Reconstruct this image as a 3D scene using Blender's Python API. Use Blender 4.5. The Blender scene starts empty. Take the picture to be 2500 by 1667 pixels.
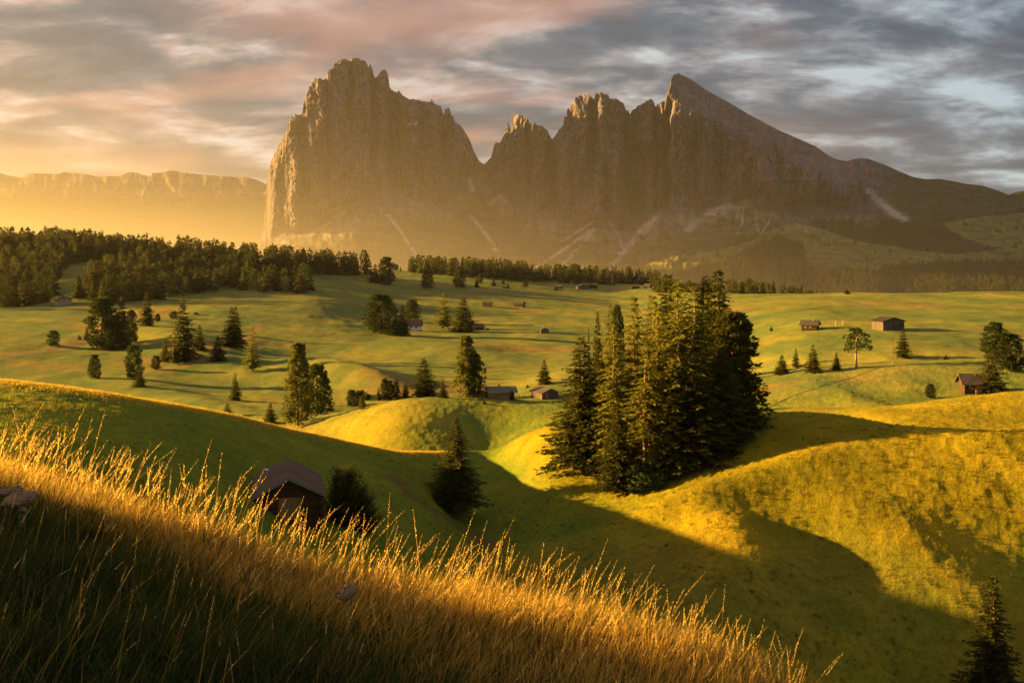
import bpy, bmesh, math, random
import numpy as np
from mathutils import Vector, Matrix, Euler

random.seed(7)
RS = np.random.RandomState(11)
scene = bpy.context.scene
COL = scene.collection
F, CX, HZ = 2600.0, 1250.0, 650.0          # the photo's focal length and eye level, in its own pixels
SUN_AZ, SUN_EL = math.radians(-78.0), math.radians(11.5)   # azimuth from +Y (negative: to the left), elevation

# ----------------------------------------------------------------------------- noise
def _hash(ix, iy, seed):
    h = (ix.astype(np.int64) * 374761393 + iy.astype(np.int64) * 668265263 + seed * 982451653) & 0xFFFFFFFF
    h = ((h ^ (h >> 13)) * 1274126177) & 0xFFFFFFFF
    h = h ^ (h >> 16)
    return h.astype(np.float64) / 4294967295.0

def vnoise(x, y, seed=0):
    x = np.asarray(x, float); y = np.asarray(y, float)
    ix = np.floor(x); iy = np.floor(y); fx = x - ix; fy = y - iy
    def g(i, j):
        a = _hash(ix + i, iy + j, seed) * 6.2831853
        return np.cos(a) * (fx - i) + np.sin(a) * (fy - j)
    ux = fx * fx * fx * (fx * (fx * 6 - 15) + 10); uy = fy * fy * fy * (fy * (fy * 6 - 15) + 10)
    a = g(0, 0) * (1 - ux) + g(1, 0) * ux
    b = g(0, 1) * (1 - ux) + g(1, 1) * ux
    return (a * (1 - uy) + b * uy) * 1.5

def fbm(x, y, o=4, seed=0):
    t = 0; a = 1.0; s = 0
    for k in range(o):
        t = t + a * vnoise(x * 2 ** k + 17.3 * k, y * 2 ** k - 9.1 * k, seed + k); s += a; a *= .5
    return t / s

def ridged(x, y, o=3, seed=0):
    t = 0; a = 1.0; s = 0
    for k in range(o):
        t = t + a * (1 - 2.2 * np.abs(vnoise(x * 2 ** k + 3.3 * k, y * 2 ** k + 5.1 * k, seed + k))); s += a; a *= .5
    return t / s

def sstep(a, b, x):
    t = np.clip((x - a) / (b - a), 0, 1)
    return t * t * (3 - 2 * t)

def pchip_slopes(X, Z):
    h = np.diff(X, axis=-1); d = np.diff(Z, axis=-1) / h
    m = np.zeros_like(Z)
    w1 = 2 * h[..., 1:] + h[..., :-1]; w2 = h[..., 1:] + 2 * h[..., :-1]
    dl, dr = d[..., :-1], d[..., 1:]
    same = dl * dr > 0
    den = w1 / np.where(same, dl, 1) + w2 / np.where(same, dr, 1)
    m[..., 1:-1] = np.where(same, (w1 + w2) / np.where(same, den, 1), 0)
    m[..., 0] = d[..., 0]; m[..., -1] = d[..., -1]
    return m

def hermite(x, x0, x1, z0, z1, m0, m1):
    h = x1 - x0; t = (x - x0) / h
    return ((2*t**3 - 3*t**2 + 1) * z0 + (t**3 - 2*t**2 + t) * h * m0 + (-2*t**3 + 3*t**2) * z1 + (t**3 - t**2) * h * m1)

def pchip1(X, Z, x):
    X = np.asarray(X, float); Z = np.asarray(Z, float); m = pchip_slopes(X, Z)
    x = np.clip(x, X[0], X[-1]); i = np.clip(np.searchsorted(X, x) - 1, 0, len(X) - 2)
    return hermite(x, X[i], X[i+1], Z[i], Z[i+1], m[i], m[i+1])

# ----------------------------------------------------------------------------- terrain
def vz(v, Y): return -(v - HZ) / F * Y
# per picture column: distance and height of successive rows of the ground, from underfoot to the far valley.
# ('v', Y, row) gives the picture row the ground reaches at that distance; ('z', Y, z) gives a height.
def V(Y, v): return (Y, vz(v, Y))
COLS = {
 -16000: [(0,-1.3),(4.2,-1.1),(6.5,-1.0),(11,-.9),(20,-2),(45,-4),(62,-6),(88,-7),(105,-8),(120,-8.5),(135,-9),(200,-20),(260,-30),(330,-34),(390,-34),(450,-30),(540,-24),(680,-16),(850,-2),(1000,10),(2000,-160),(4500,-230),(14000,-320)],
 -3000: [(0,-1.4),(4.2,-1.2),(6.5,-1.15),(10.5,-1.1),(20,-2.6),(45,-5.5),(62,-7),(88,-8),(105,-8.5),(120,-9),(135,-9.5),(200,-22),(260,-32),(330,-35),(390,-35),(450,-31),(540,-26),(680,-19),(850,0),(1000,14),(2000,-160),(4500,-230),(14000,-320)],
 -900: [(0,-1.5),(4.2,-1.4),(7,-1.6),(11.5,-1.8),(20,-3.2),(45,-7.5),(60,-9),(85,-10.5),(102,-11),(117,-11.2),(130,-11.5),(200,-30),(260,-38),(330,-39),(390,-38),V(450,840),V(540,790),V(680,735),V(850,645),V(1000,590),(2000,-160),(4500,-230),(14000,-320)],
 0: [(0,-1.6),(4.2,-1.60),(7.2,-1.76),(10.5,vz(1172,10.5)),(22,-5.0),(45,-9.0),V(60,1150),V(80,1075),V(95,1022),V(112,975),V(130,935),(200,-34),(260,-42),(330,-43),V(390,925),V(450,855),V(540,800),V(680,752),V(850,665),V(1000,605),(2000,-160),(4500,-230),(14000,-320)],
 250: [(0,-1.65),(4.2,-1.66),(6.9,-1.86),(9.4,vz(1247,9.4)),(22,-6.3),(45,-12.5),V(65,1260),V(88,1120),V(102,1060),V(118,1008),V(135,965),(205,-38),(270,-46),V(340,985),V(400,912),V(460,860),V(550,800),V(680,746),V(820,680),V(1000,615),(2000,-160),(4500,-230),(14000,-320)],
 500: [(0,-1.7),(4.2,-1.72),(6.2,-1.98),(8.5,vz(1345,8.5)),(22,-7.2),(48,-15.8),V(75,1335),V(98,1180),V(112,1115),V(129,1055),V(147,1003),(210,-43),(280,-49),V(330,1012),V(400,930),V(470,862),V(560,800),V(680,746),V(830,706),V(1000,640),(2000,-160),(4500,-230),(14000,-320)],
 720: [(0,-1.75),(4.2,-1.78),(5.9,-2.03),(7.9,vz(1425,7.9)),(22,-8.2),(50,-18),V(84,1420),(104,-26.0),(118,-26.0),V(140,1122),V(163,1054),(195,-44),(235,-46.5),V(285,1040),V(350,985),V(430,905),V(545,825),V(690,748),V(850,702),V(1040,652),(2000,-160),(4500,-230),(14000,-320)],
 1000: [(0,-1.8),(4.2,-1.86),(5.4,-2.1),(7.2,vz(1495,7.2)),(22,-9.2),(55,-22),V(98,1450),V(120,1325),V(140,1235),V(160,1155),V(178,1105),(203,-40.5),V(225,1098),V(262,979),(330,-46),V(430,905),V(550,838),V(700,790),V(880,722),V(1120,662),(2000,-160),(4500,-230),(14000,-320)],
 1180: [(0,-1.85),(4.2,-1.93),(5.3,-2.13),(6.9,vz(1530,6.9)),(22,-9.8),(58,-24),(106,-34.6),(130,-37.2),(158,-38.2),(185,-37.4),V(208,1098),(222,-42),V(236,1085),V(265,969),(330,-44.5),V(430,906),V(550,842),V(690,796),V(880,732),V(1150,669),(2000,-160),(4500,-230),(14000,-320)],
 1350: [(0,-1.9),(4.2,-2.0),(5.2,-2.14),(6.7,vz(1562,6.7)),(22,-10),(58,-25),V(106,1545),V(125,1405),V(147,1270),V(166,1155),V(187,1039),(215,-37),V(240,1030),V(264,969),(322,-42.5),V(422,906),V(542,848),V(685,800),V(880,742),V(1180,681),(2000,-160),(4500,-230),(14000,-320)],
 1500: [(0,-1.95),(4.2,-2.05),(5.2,-2.2),(6.6,vz(1600,6.6)),(22,-10.2),(58,-25.5),V(101,1600),V(119,1425),V(141,1270),V(162,1155),V(190,1030),(220,-37),V(245,1012),V(270,975),(330,-39),V(420,900),V(540,850),V(680,802),V(865,752),V(1200,691),(2000,-160),(4500,-230),(14000,-320)],
 1750: [(0,-2.0),(4.2,-2.15),(5.1,-2.26),(6.5,vz(1665,6.5)),(22,-11),(56,-26.5),V(98,1665),V(113,1440),V(137,1225),V(155,1118),V(180,1018),(215,-37),(240,-35.5),V(270,985),V(305,955),V(345,922),(405,-44),V(480,850),V(650,772),V(900,716),(1500,-160),(4500,-230),(14000,-320)],
 2000: [(0,-2.1),(4.2,-2.25),(5.0,-2.33),(6.4,vz(1760,6.4)),(22,-11.8),(55,-27),V(100,1720),V(115.5,1440),V(134,1215),V(148,1095),V(168,1009),(200,-34),(226,-31.0),(252,-33),V(286,935),V(322,892),(370,-41),V(405,868),V(520,778),V(800,717),(1400,-160),(4500,-230),(14000,-320)],
 2250: [(0,-2.2),(4.2,-2.35),(5.0,-2.42),(6.3,vz(1870,6.3)),(22,-12.5),(54,-28),V(100,1770),V(117,1430),V(132,1215),V(142,1105),V(150,1046),(170,-27.3),V(195,1013),V(216,985),(246,-32.8),V(312,878),(360,-35.5),V(400,852),V(520,772),V(760,715),(1400,-160),(4500,-230),(14000,-320)],
 2500: [(0,-2.3),(4.2,-2.45),(5.0,-2.5),(6.2,vz(1960,6.2)),(22,-13),(53,-29),V(100,1810),V(117,1425),V(131,1215),V(139,1112),V(145,1058),(165,-27),V(186,1025),V(215,956),(247,-31.5),V(312,873),(360,-34.5),V(400,850),V(520,766),V(730,713),(1400,-160),(4500,-230),(14000,-320)],
 3400: [(0,-2.6),(4.2,-2.8),(6.5,-3.2),(7.5,-4.0),(22,-14.5),(52,-30),(78,-34.5),(98,-30),(114,-26),(129,-24),(145,-23),(165,-26.5),(186,-26),(215,-24),(247,-30),(312,-25),(360,-33),(400,-30),(520,-22),(730,-16),(1400,-160),(4500,-230),(14000,-320)],
 16000: [(0,-3.0),(4.2,-3.2),(6.5,-3.6),(7.5,-4.5),(22,-15),(52,-31),(78,-34.5),(98,-30),(114,-26),(129,-24),(145,-23),(165,-26),(186,-26),(215,-24),(247,-30),(312,-25),(360,-33),(400,-30),(520,-22),(730,-16),(1400,-160),(4500,-230),(14000,-320)],
}
_us = np.array(sorted(COLS)); _tab = np.array([COLS[u] for u in _us], float)   # C,K,2
K = _tab.shape[1]
_sn = (_us - CX) / F
# dense lookup table over the lateral direction, finer inside the frame
_sd = np.unique(np.concatenate([np.linspace(_sn[0], -1, 120), np.linspace(-1, 1, 1201), np.linspace(1, _sn[-1], 120)]))
_YT = np.stack([pchip1(_sn, _tab[:, k, 0], _sd) for k in range(K)], 1)
_ZT = np.stack([pchip1(_sn, _tab[:, k, 1], _sd) for k in range(K)], 1)

# separate swells: x, Y, height, spread x, spread Y, turn
SWELLS = [
 (-14.67, 3.47, 2.80, 1.87, 8.47, -0.36),        # unseen knoll added beside the camera, shaped to shade the near grass
 (-62, 400, 7, 16, 60, .55), (-140, 470, 6, 20, 80, .6), (-95, 330, 4, 12, 45, .6), (-30, 520, 4, 30, 40, .3),
 (40, 330, -5, 14, 60, -.5), (35, 400, 4, 18, 60, -.5),
 
 (26, 139, 1.9, 20, 4.6, .30), (46, 122, 1.3, 5, 9, .5), (26, 126, 1.6, 4.5, 8, .35), (36, 124, -1.3, 6, 7, .3), (52, 112, 1.2, 6, 6, .4), (150, 640, 2.5, 90, 12, 0), (190, 560, 1.5, 60, 10, 0.05), (120, 480, 1.0, 60, 14, 0),  # right-hill humps and hollow are shaped to give it patches of shade
]
def height(x, Y, detail=True):
    x = np.asarray(x, float).ravel(); Y = np.asarray(Y, float).ravel(); out = np.empty_like(x)
    for a in range(0, len(x), 100000):
        X_, Y_ = x[a:a+100000], Y[a:a+100000]
        s = np.clip(X_ / np.maximum(Y_, 3.0), _sd[0], _sd[-1])
        i = np.clip(np.searchsorted(_sd, s) - 1, 0, len(_sd) - 2); t = ((s - _sd[i]) / (_sd[i+1] - _sd[i]))[:, None]
        YK = _YT[i] * (1 - t) + _YT[i+1] * t; ZK = _ZT[i] * (1 - t) + _ZT[i+1] * t
        m = pchip_slopes(YK, ZK)
        yc = np.clip(Y_, YK[:, 0] + 1e-6, YK[:, -1] - 1e-3)
        j = np.clip((YK < yc[:, None]).sum(1) - 1, 0, K - 2); r = np.arange(len(yc))
        z = hermite(yc, YK[r, j], YK[r, j+1], ZK[r, j], ZK[r, j+1], m[r, j], m[r, j+1])
        z = z + np.minimum(Y_, 0) * -0.06
        for (cx, cy, h, sx, sy, th) in SWELLS:
            dx, dy = X_ - cx, Y_ - cy
            p = dx * math.cos(th) + dy * math.sin(th); q = -dx * math.sin(th) + dy * math.cos(th)
            z = z + h * np.exp(-(p / sx) ** 2 - (q / sy) ** 2)
        if detail:
            far = sstep(230, 420, Y_)
            z = z + far * 1.7 * fbm(X_ / 70, Y_ / 110, 3, 5) * (1 - sstep(1300, 2500, Y_))
            mid = sstep(50, 90, Y_)
            z = z + mid * .42 * fbm(X_ / 13, Y_ / 17, 3, 8)
            z = z + mid * (1 - sstep(260, 400, Y_)) * .17 * fbm(X_ / 1.7, Y_ / 1.7, 3, 9)
            z = z + (1 - sstep(14, 30, Y_)) * .07 * fbm(X_ / 1.1, Y_ / 1.1, 2, 10)
            vf = sstep(1400, 3000, Y_)
            z = z + vf * 30 * fbm(X_ / 1400, Y_ / 1400, 3, 12)
        out[a:a+100000] = z
    return out

def hgt(x, Y): return float(height([x], [Y])[0])
_yr = np.concatenate([np.linspace(2, 12, 120), np.geomspace(12, 1400, 1500)])
def ground(u, v, ymin=12.0):
    """first ground point the photo's pixel (u, v) sees, beyond ymin"""
    ys = _yr[_yr > ymin]; s = (u - CX) / F
    z = height(s * ys, ys); vv = HZ - z / ys * F
    k = np.nonzero(vv <= v)[0]
    if len(k) == 0: Y = ys[np.argmin(vv)]
    else:
        k = k[0]
        if k == 0: Y = ys[0]
        else:
            t = (vv[k-1] - v) / max(vv[k-1] - vv[k], 1e-9); Y = ys[k-1] + t * (ys[k] - ys[k-1])
    x = s * Y
    return Vector((x, Y, hgt(x, Y)))

# ----------------------------------------------------------------------------- object helpers
def link(o, parent=None):
    COL.objects.link(o)
    if parent is not None: o.parent = parent
    return o
def tag(o, label=None, cat=None, group=None, kind=None):
    if label: o['label'] = label
    if cat: o['category'] = cat
    if group: o['group'] = group
    if kind: o['kind'] = kind
    return o
def empty(name, loc, rz=0, **kw):
    o = bpy.data.objects.new(name, None); o.location = loc; o.rotation_euler = (0, 0, rz); o.empty_display_size = .2
    link(o); return tag(o, **kw)
def mesh_np(name, verts, faces, mats=(), mat_idx=None, smooth=False, colors=None):
    verts = np.ascontiguousarray(verts, np.float32); me = bpy.data.meshes.new(name)
    fl = [faces] if isinstance(faces, np.ndarray) else list(faces)
    fl = [f for f in fl if len(f)]
    nl = sum(f.size for f in fl); nf = sum(len(f) for f in fl)
    me.vertices.add(len(verts)); me.vertices.foreach_set('co', verts.ravel())
    me.loops.add(nl); me.loops.foreach_set('vertex_index', np.concatenate([f.ravel() for f in fl]).astype(np.int32))
    tot = np.concatenate([np.full(len(f), f.shape[1]) for f in fl]).astype(np.int32)
    st = np.concatenate([[0], np.cumsum(tot)[:-1]]).astype(np.int32)
    me.polygons.add(nf); me.polygons.foreach_set('loop_start', st)
    try: me.polygons.foreach_set('loop_total', tot)
    except Exception: pass
    for m in mats: me.materials.append(m)
    if mat_idx is not None: me.polygons.foreach_set('material_index', np.asarray(mat_idx, np.int32))
    me.polygons.foreach_set('use_smooth', np.full(nf, bool(smooth)))
    if colors is not None:
        ca = me.color_attributes.new('Col', 'FLOAT_COLOR', 'POINT')
        c = np.ones((len(verts), 4), np.float32); c[:, :3] = colors; ca.data.foreach_set('color', c.ravel())
    me.update(calc_edges=True); me.validate()
    return me
def obj(name, me, parent=None, **kw):
    o = bpy.data.objects.new(name, me); link(o, parent); return tag(o, **kw)

class MB:
    """collects boxes, prisms and tubes, then links them as one mesh object"""
    def __init__(s): s.bm = bmesh.new()
    def box(s, x0, x1, y0, y1, z0, z1, bev=0, rot=None):
        vs = [s.bm.verts.new((x, y, z)) for x in (x0, x1) for y in (y0, y1) for z in (z0, z1)]
        if rot is not None:
            c = Vector(((x0+x1)/2, (y0+y1)/2, (z0+z1)/2))
            for v in vs: v.co = rot @ (v.co - c) + c
        for f in ((0,1,3,2),(4,6,7,5),(0,4,5,1),(2,3,7,6),(0,2,6,4),(1,5,7,3)): s.bm.faces.new([vs[i] for i in f])
        return s
    def poly(s, front, d):
        """prism: polygon points (3-D) swept by vector d"""
        d = Vector(d); a = [s.bm.verts.new(p) for p in front]; b = [s.bm.verts.new(Vector(p) + d) for p in front]; n = len(a)
        s.bm.faces.new(a); s.bm.faces.new(b[::-1])
        for i in range(n): s.bm.faces.new((a[i], b[i], b[(i+1) % n], a[(i+1) % n]))
        return s
    def tube(s, pts, rad, n=8):
        rings = []; pts = [Vector(p) for p in pts]
        if not hasattr(rad, '__len__'): rad = [rad] * len(pts)
        for i, p in enumerate(pts):
            d = (pts[min(i+1, len(pts)-1)] - pts[max(i-1, 0)]).normalized(); q = d.to_track_quat('Z', 'Y')
            rings.append([s.bm.verts.new(p + q @ Vector((math.cos(6.28318*k/n) * rad[i], math.sin(6.28318*k/n) * rad[i], 0))) for k in range(n)])
        for a, b in zip(rings, rings[1:]):
            for k in range(n): s.bm.faces.new((a[k], a[(k+1) % n], b[(k+1) % n], b[k]))
        s.bm.faces.new(rings[0][::-1]); s.bm.faces.new(rings[-1])
        return s
    def lathe(s, prof, n=24):
        rings = [[s.bm.verts.new((r*math.cos(6.28318*k/n), r*math.sin(6.28318*k/n), z)) for k in range(n)] for r, z in prof]
        for a, b in zip(rings, rings[1:]):
            for k in range(n): s.bm.faces.new((a[k], a[(k+1) % n], b[(k+1) % n], b[k]))
        s.bm.faces.new(rings[0][::-1]); s.bm.faces.new(rings[-1])
        return s
    def build(s, name, mat, parent=None, smooth=False, **kw):
        bmesh.ops.recalc_face_normals(s.bm, faces=s.bm.faces[:])
        me = bpy.data.meshes.new(name); s.bm.to_mesh(me); s.bm.free(); me.materials.append(mat)
        if smooth: me.polygons.foreach_set('use_smooth', np.full(len(me.polygons), True))
        o = bpy.data.objects.new(name, me); link(o, parent); return tag(o, **kw)

# ----------------------------------------------------------------------------- materials
def nt(name):
    m = bpy.data.materials.new(name); m.use_nodes = True; n = m.node_tree; n.nodes.clear()
    return m, n, n.nodes.new('ShaderNodeOutputMaterial')
def N(n, t, **kw):
    x = n.nodes.new(t)
    for k, v in kw.items():
        if k in x.inputs.keys(): x.inputs[k].default_value = v
        else: setattr(x, k, v)
    return x
def ramp(n, fac, stops, interp='LINEAR'):
    r = n.nodes.new('ShaderNodeValToRGB'); r.color_ramp.interpolation = interp; e = r.color_ramp.elements
    while len(e) < len(stops): e.new(.5)
    for k, (p, c) in enumerate(stops): e[k].position = p; e[k].color = (*c, 1) if len(c) == 3 else c
    n.links.new(fac, r.inputs[0]); return r.outputs[0]
def mixc(n, fac, a, b, mode='MIX'):
    m = n.nodes.new('ShaderNodeMix'); m.data_type = 'RGBA'; m.blend_type = mode
    for s, v in ((m.inputs[0], fac), (m.inputs[6], a), (m.inputs[7], b)):
        if hasattr(v, 'links') or hasattr(v, 'is_output'): n.links.new(v, s)
        else: s.default_value = (*v, 1) if isinstance(v, tuple) and len(v) == 3 else v
    return m.outputs[2]
def noise(n, scale, detail=4, rough=.6, vec=None, dist=0):
    t = N(n, 'ShaderNodeTexNoise'); t.inputs['Scale'].default_value = scale; t.inputs['Detail'].default_value = detail
    t.inputs['Roughness'].default_value = rough; t.inputs['Distortion'].default_value = dist
    if vec is not None: n.links.new(vec, t.inputs['Vector'])
    return t.outputs['Fac']
def coords(n, kind='Object', scale=(1, 1, 1)):
    c = n.nodes.new('ShaderNodeTexCoord'); m = n.nodes.new('ShaderNodeMapping'); m.inputs['Scale'].default_value = scale
    n.links.new(c.outputs[kind], m.inputs['Vector']); return m.outputs[0]
def geopos(n, scale=(1, 1, 1), rz=0):
    c = n.nodes.new('ShaderNodeNewGeometry'); m = n.nodes.new('ShaderNodeMapping'); m.inputs['Scale'].default_value = scale
    m.inputs['Rotation'].default_value = (0, 0, rz)
    n.links.new(c.outputs['Position'], m.inputs['Vector']); return m.outputs[0]
def bumpn(n, h, strength, dist):
    b = n.nodes.new('ShaderNodeBump'); b.inputs['Strength'].default_value = strength; b.inputs['Distance'].default_value = dist
    n.links.new(h, b.inputs['Height']); return b.outputs[0]
def surf(n, out, color, rough=.9, normal=None, spec=.2, trans=0, tcol=None):
    p = n.nodes.new('ShaderNodeBsdfPrincipled'); p.inputs['Roughness'].default_value = rough
    p.inputs['Specular IOR Level'].default_value = spec
    if isinstance(color, tuple): p.inputs['Base Color'].default_value = (*color, 1)
    else: n.links.new(color, p.inputs['Base Color'])
    if normal is not None: n.links.new(normal, p.inputs['Normal'])
    res = p.outputs[0]
    if trans:
        t = n.nodes.new('ShaderNodeBsdfTranslucent'); c = tcol if tcol is not None else color
        if isinstance(c, tuple): t.inputs[0].default_value = (*c, 1)
        else: n.links.new(c, t.inputs[0])
        m = n.nodes.new('ShaderNodeMixShader'); m.inputs[0].default_value = trans
        n.links.new(res, m.inputs[1]); n.links.new(t.outputs[0], m.inputs[2]); res = m.outputs[0]
    n.links.new(res, out.inputs[0])

def mat_terrain():
    m, n, o = nt('meadow_grass')
    a = n.nodes.new('ShaderNodeVertexColor'); a.layer_name = 'Col'
    g = geopos(n)
    n1 = noise(n, 1.3, 6, .7, g); n2 = noise(n, .16, 4, .6, g)
    var = ramp(n, n1, [(.25, (.62, .62, .62)), (.75, (1.35, 1.35, 1.35))])
    var2 = ramp(n, n2, [(.3, (.8, .86, .9)), (.7, (1.2, 1.1, 1.0))])
    c = mixc(n, 1.0, a.outputs[0], var, 'MULTIPLY'); c = mixc(n, 1.0, c, var2, 'MULTIPLY')
    fine = noise(n, 2.6, 8, .72, g)
    surf(n, o, c, .95, bumpn(n, fine, .9, .35), .05)
    return m
def mat_rock():
    m, n, o = nt('dolomite_rock')
    a = n.nodes.new('ShaderNodeVertexColor'); a.layer_name = 'Col'
    g = geopos(n, (1, 1, .30)); n1 = noise(n, .010, 12, .74, g, .9)
    g3 = geopos(n, (1, 1, .16)); n3 = noise(n, .045, 8, .7, g3, .5)
    crack_shade = ramp(n, n3, [(.33, (.42, .40, .42)), (.44, (.96, .95, .95)), (.6, (1, 1, 1)), (.72, (1.25, 1.2, 1.15))])  # dark streaks in the colour stand in for shade in the cracks
    strata = ramp(n, noise(n, .035, 6, .65, geopos(n, (.18, .18, 1.2)), .8), [(.36, (.62, .62, .64)), (.47, (1, 1, 1)), (.66, (1.25, 1.2, 1.15))])
    var = ramp(n, n1, [(.30, (.5, .5, .52)), (.5, (1.0, 1.0, 1.0)), (.70, (1.55, 1.48, 1.4))])
    c = mixc(n, 1.0, a.outputs[0], var, 'MULTIPLY'); c = mixc(n, 1.0, c, crack_shade, 'MULTIPLY'); c = mixc(n, 1.0, c, strata, 'MULTIPLY')
    n2 = noise(n, .03, 12, .75, g)
    surf(n, o, c, .95, bumpn(n, n2, .6, 30), .05)
    return m
def mat_leaf(name, c1, c2, trans=.35, tc=None):
    m, n, o = nt(name)
    oi = n.nodes.new('ShaderNodeObjectInfo'); g = coords(n, 'Object')
    n1 = noise(n, .9, 3, .6, g)
    c = ramp(n, n1, [(.3, c1), (.7, c2)])
    hv = n.nodes.new('ShaderNodeHueSaturation'); n.links.new(c, hv.inputs['Color'])
    mr = n.nodes.new('ShaderNodeMapRange'); mr.inputs[3].default_value = .75; mr.inputs[4].default_value = 1.3
    n.links.new(oi.outputs['Random'], mr.inputs[0]); n.links.new(mr.outputs[0], hv.inputs['Value'])
    hv.inputs['Saturation'].default_value = 1
    surf(n, o, hv.outputs[0], .75, None, .15, trans)
    return m
def mat_plain(name, c, rough=.8, nscale=6, var=.25, spec=.2, bump=.02, metal=0):
    m, n, o = nt(name); g = coords(n, 'Object'); f = noise(n, nscale, 5, .65, g)
    cc = ramp(n, f, [(.25, tuple(x * (1 - var) for x in c)), (.75, tuple(min(1, x * (1 + var)) for x in c))])
    surf(n, o, cc, rough, bumpn(n, f, .4, bump), spec)
    return m
def mat_wood(name, c, planks='Z', pitch=.22, var=.35, dark=.45):
    """timber: boards or logs along one axis, grain and weathering"""
    m, n, o = nt(name); g = coords(n, 'Object')
    sx = n.nodes.new('ShaderNodeSeparateXYZ'); n.links.new(g, sx.inputs[0])
    if planks == 'Z': base = sx.outputs['Z']
    else:
        ad = N(n, 'ShaderNodeMath', operation='ADD'); n.links.new(sx.outputs['X'], ad.inputs[0]); n.links.new(sx.outputs['Y'], ad.inputs[1]); base = ad.outputs[0]
    dv = N(n, 'ShaderNodeMath', operation='DIVIDE'); n.links.new(base, dv.inputs[0]); dv.inputs[1].default_value = pitch
    fr = N(n, 'ShaderNodeMath', operation='FRACT'); n.links.new(dv.outputs[0], fr.inputs[0])
    fl = N(n, 'ShaderNodeMath', operation='FLOOR'); n.links.new(dv.outputs[0], fl.inputs[0])
    wn = N(n, 'ShaderNodeTexWhiteNoise'); wn.noise_dimensions = '1D'; n.links.new(fl.outputs[0], wn.inputs['W'])
    gap = ramp(n, fr.outputs[0], [(0, (.25,)*3), (.10, (1,)*3), (.9, (1,)*3), (1, (.25,)*3)])
    gr = noise(n, 5, 6, .7, coords(n, 'Object', (.5, .5, 6) if planks == 'Z' else (6, 6, .5)))
    cc = ramp(n, gr, [(.25, tuple(x * (1 - var) for x in c)), (.75, tuple(min(1, x * (1 + var)) for x in c))])
    tone = ramp(n, wn.outputs[0], [(0, (dark + .25,)*3), (1, (1.15,)*3)])
    cc = mixc(n, 1, cc, tone, 'MULTIPLY'); cc = mixc(n, 1, cc, gap, 'MULTIPLY')
    surf(n, o, cc, .85, bumpn(n, gap, .6, .03), .15)
    return m
def mat_vcol(name, trans=.4, rough=.7, spec=.2):
    m, n, o = nt(name); a = n.nodes.new('ShaderNodeVertexColor'); a.layer_name = 'Col'
    surf(n, o, a.outputs[0], rough, None, spec, trans); return m

M = dict(
 terrain=mat_terrain(), rock=mat_rock(),
 spruce=mat_leaf('spruce_needles', (.040, .048, .009), (.13, .12, .022), .40),
 pine=mat_leaf('stone_pine_needles', (.036, .055, .014), (.10, .115, .028), .32),
 larch=mat_leaf('larch_needles', (.10, .12, .022), (.22, .20, .04), .45),
 sunlit_spruce=mat_leaf('sun_gilded_spruce_needles', (.10, .115, .014), (.33, .29, .035), .48),  # spruce needles with sunlight put into a golden colour, for the lit clump
 leafy=mat_leaf('broad_leaves', (.05, .085, .018), (.13, .17, .035), .45),
 willow=mat_leaf('pale_leaves', (.11, .14, .07), (.2, .22, .12), .4),
 bark=mat_plain('conifer_bark', (.16, .095, .06), .9, 3, .35, .1, .06),
 palebark=mat_plain('pale_pine_bark', (.42, .26, .16), .9, 3, .35, .1, .06),
 blade=mat_vcol('grass_blades', .58), tuft=mat_vcol('meadow_tufts', .45),
 logs=mat_wood('red_brown_logs', (.11, .048, .026), 'Z', .24), greylog=mat_wood('grey_weathered_boards', (.15, .115, .09), 'X', .2),
 darklog=mat_wood('dark_logs', (.085, .05, .03), 'Z', .25), honey=mat_wood('honey_coloured_logs', (.46, .27, .12), 'Z', .25),
 door=mat_wood('golden_door_planks', (.36, .22, .08), 'X', .18), rust=mat_wood('rust_brown_metal_roof', (.15, .092, .058), 'X', .55, .18, .6),
 shingle=mat_wood('grey_shingle_roof', (.125, .098, .08), 'X', .28, .4), redroof=mat_plain('faded_red_roof', (.17, .085, .065), .85, 2.5, .35),
 paleroof=mat_plain('pale_stone_weighted_roof', (.20, .185, .13), .9, 3, .35), darkroof=mat_plain('dark_brown_roof', (.05, .035, .03), .85, 3, .3),
 white=mat_plain('white_plaster', (.86, .85, .82), .85, 2, .06), stone=mat_plain('rubble_stone', (.36, .33, .29), .9, 3, .3, .1, .05),
 glass=mat_plain('dark_window_glass', (.03, .032, .035), .15, 1, .1, .5), lit=mat_plain('orange_window_frame', (.55, .26, .09), .6, 3, .2),
 shutter=mat_plain('red_shutter_paint', (.20, .04, .03), .7, 4, .2), metal=mat_plain('galvanised_metal', (.42, .45, .5), .45, 6, .1, .5),
 red=mat_plain('red_paint', (.42, .03, .02), .6, 4, .2), fence=mat_plain('grey_fence_wood', (.24, .2, .16), .9, 6, .3),
 board=mat_plain('pale_barge_board', (.22, .2, .17), .8, 5, .25), plank=mat_wood('weathered_trim', (.16, .10, .06), 'X', .3),
 cow=mat_plain('brown_hide', (.11, .055, .03), .8, 2, .3), snow=mat_plain('old_snow', (.75, .74, .75), .8, .02, .08),
)

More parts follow.
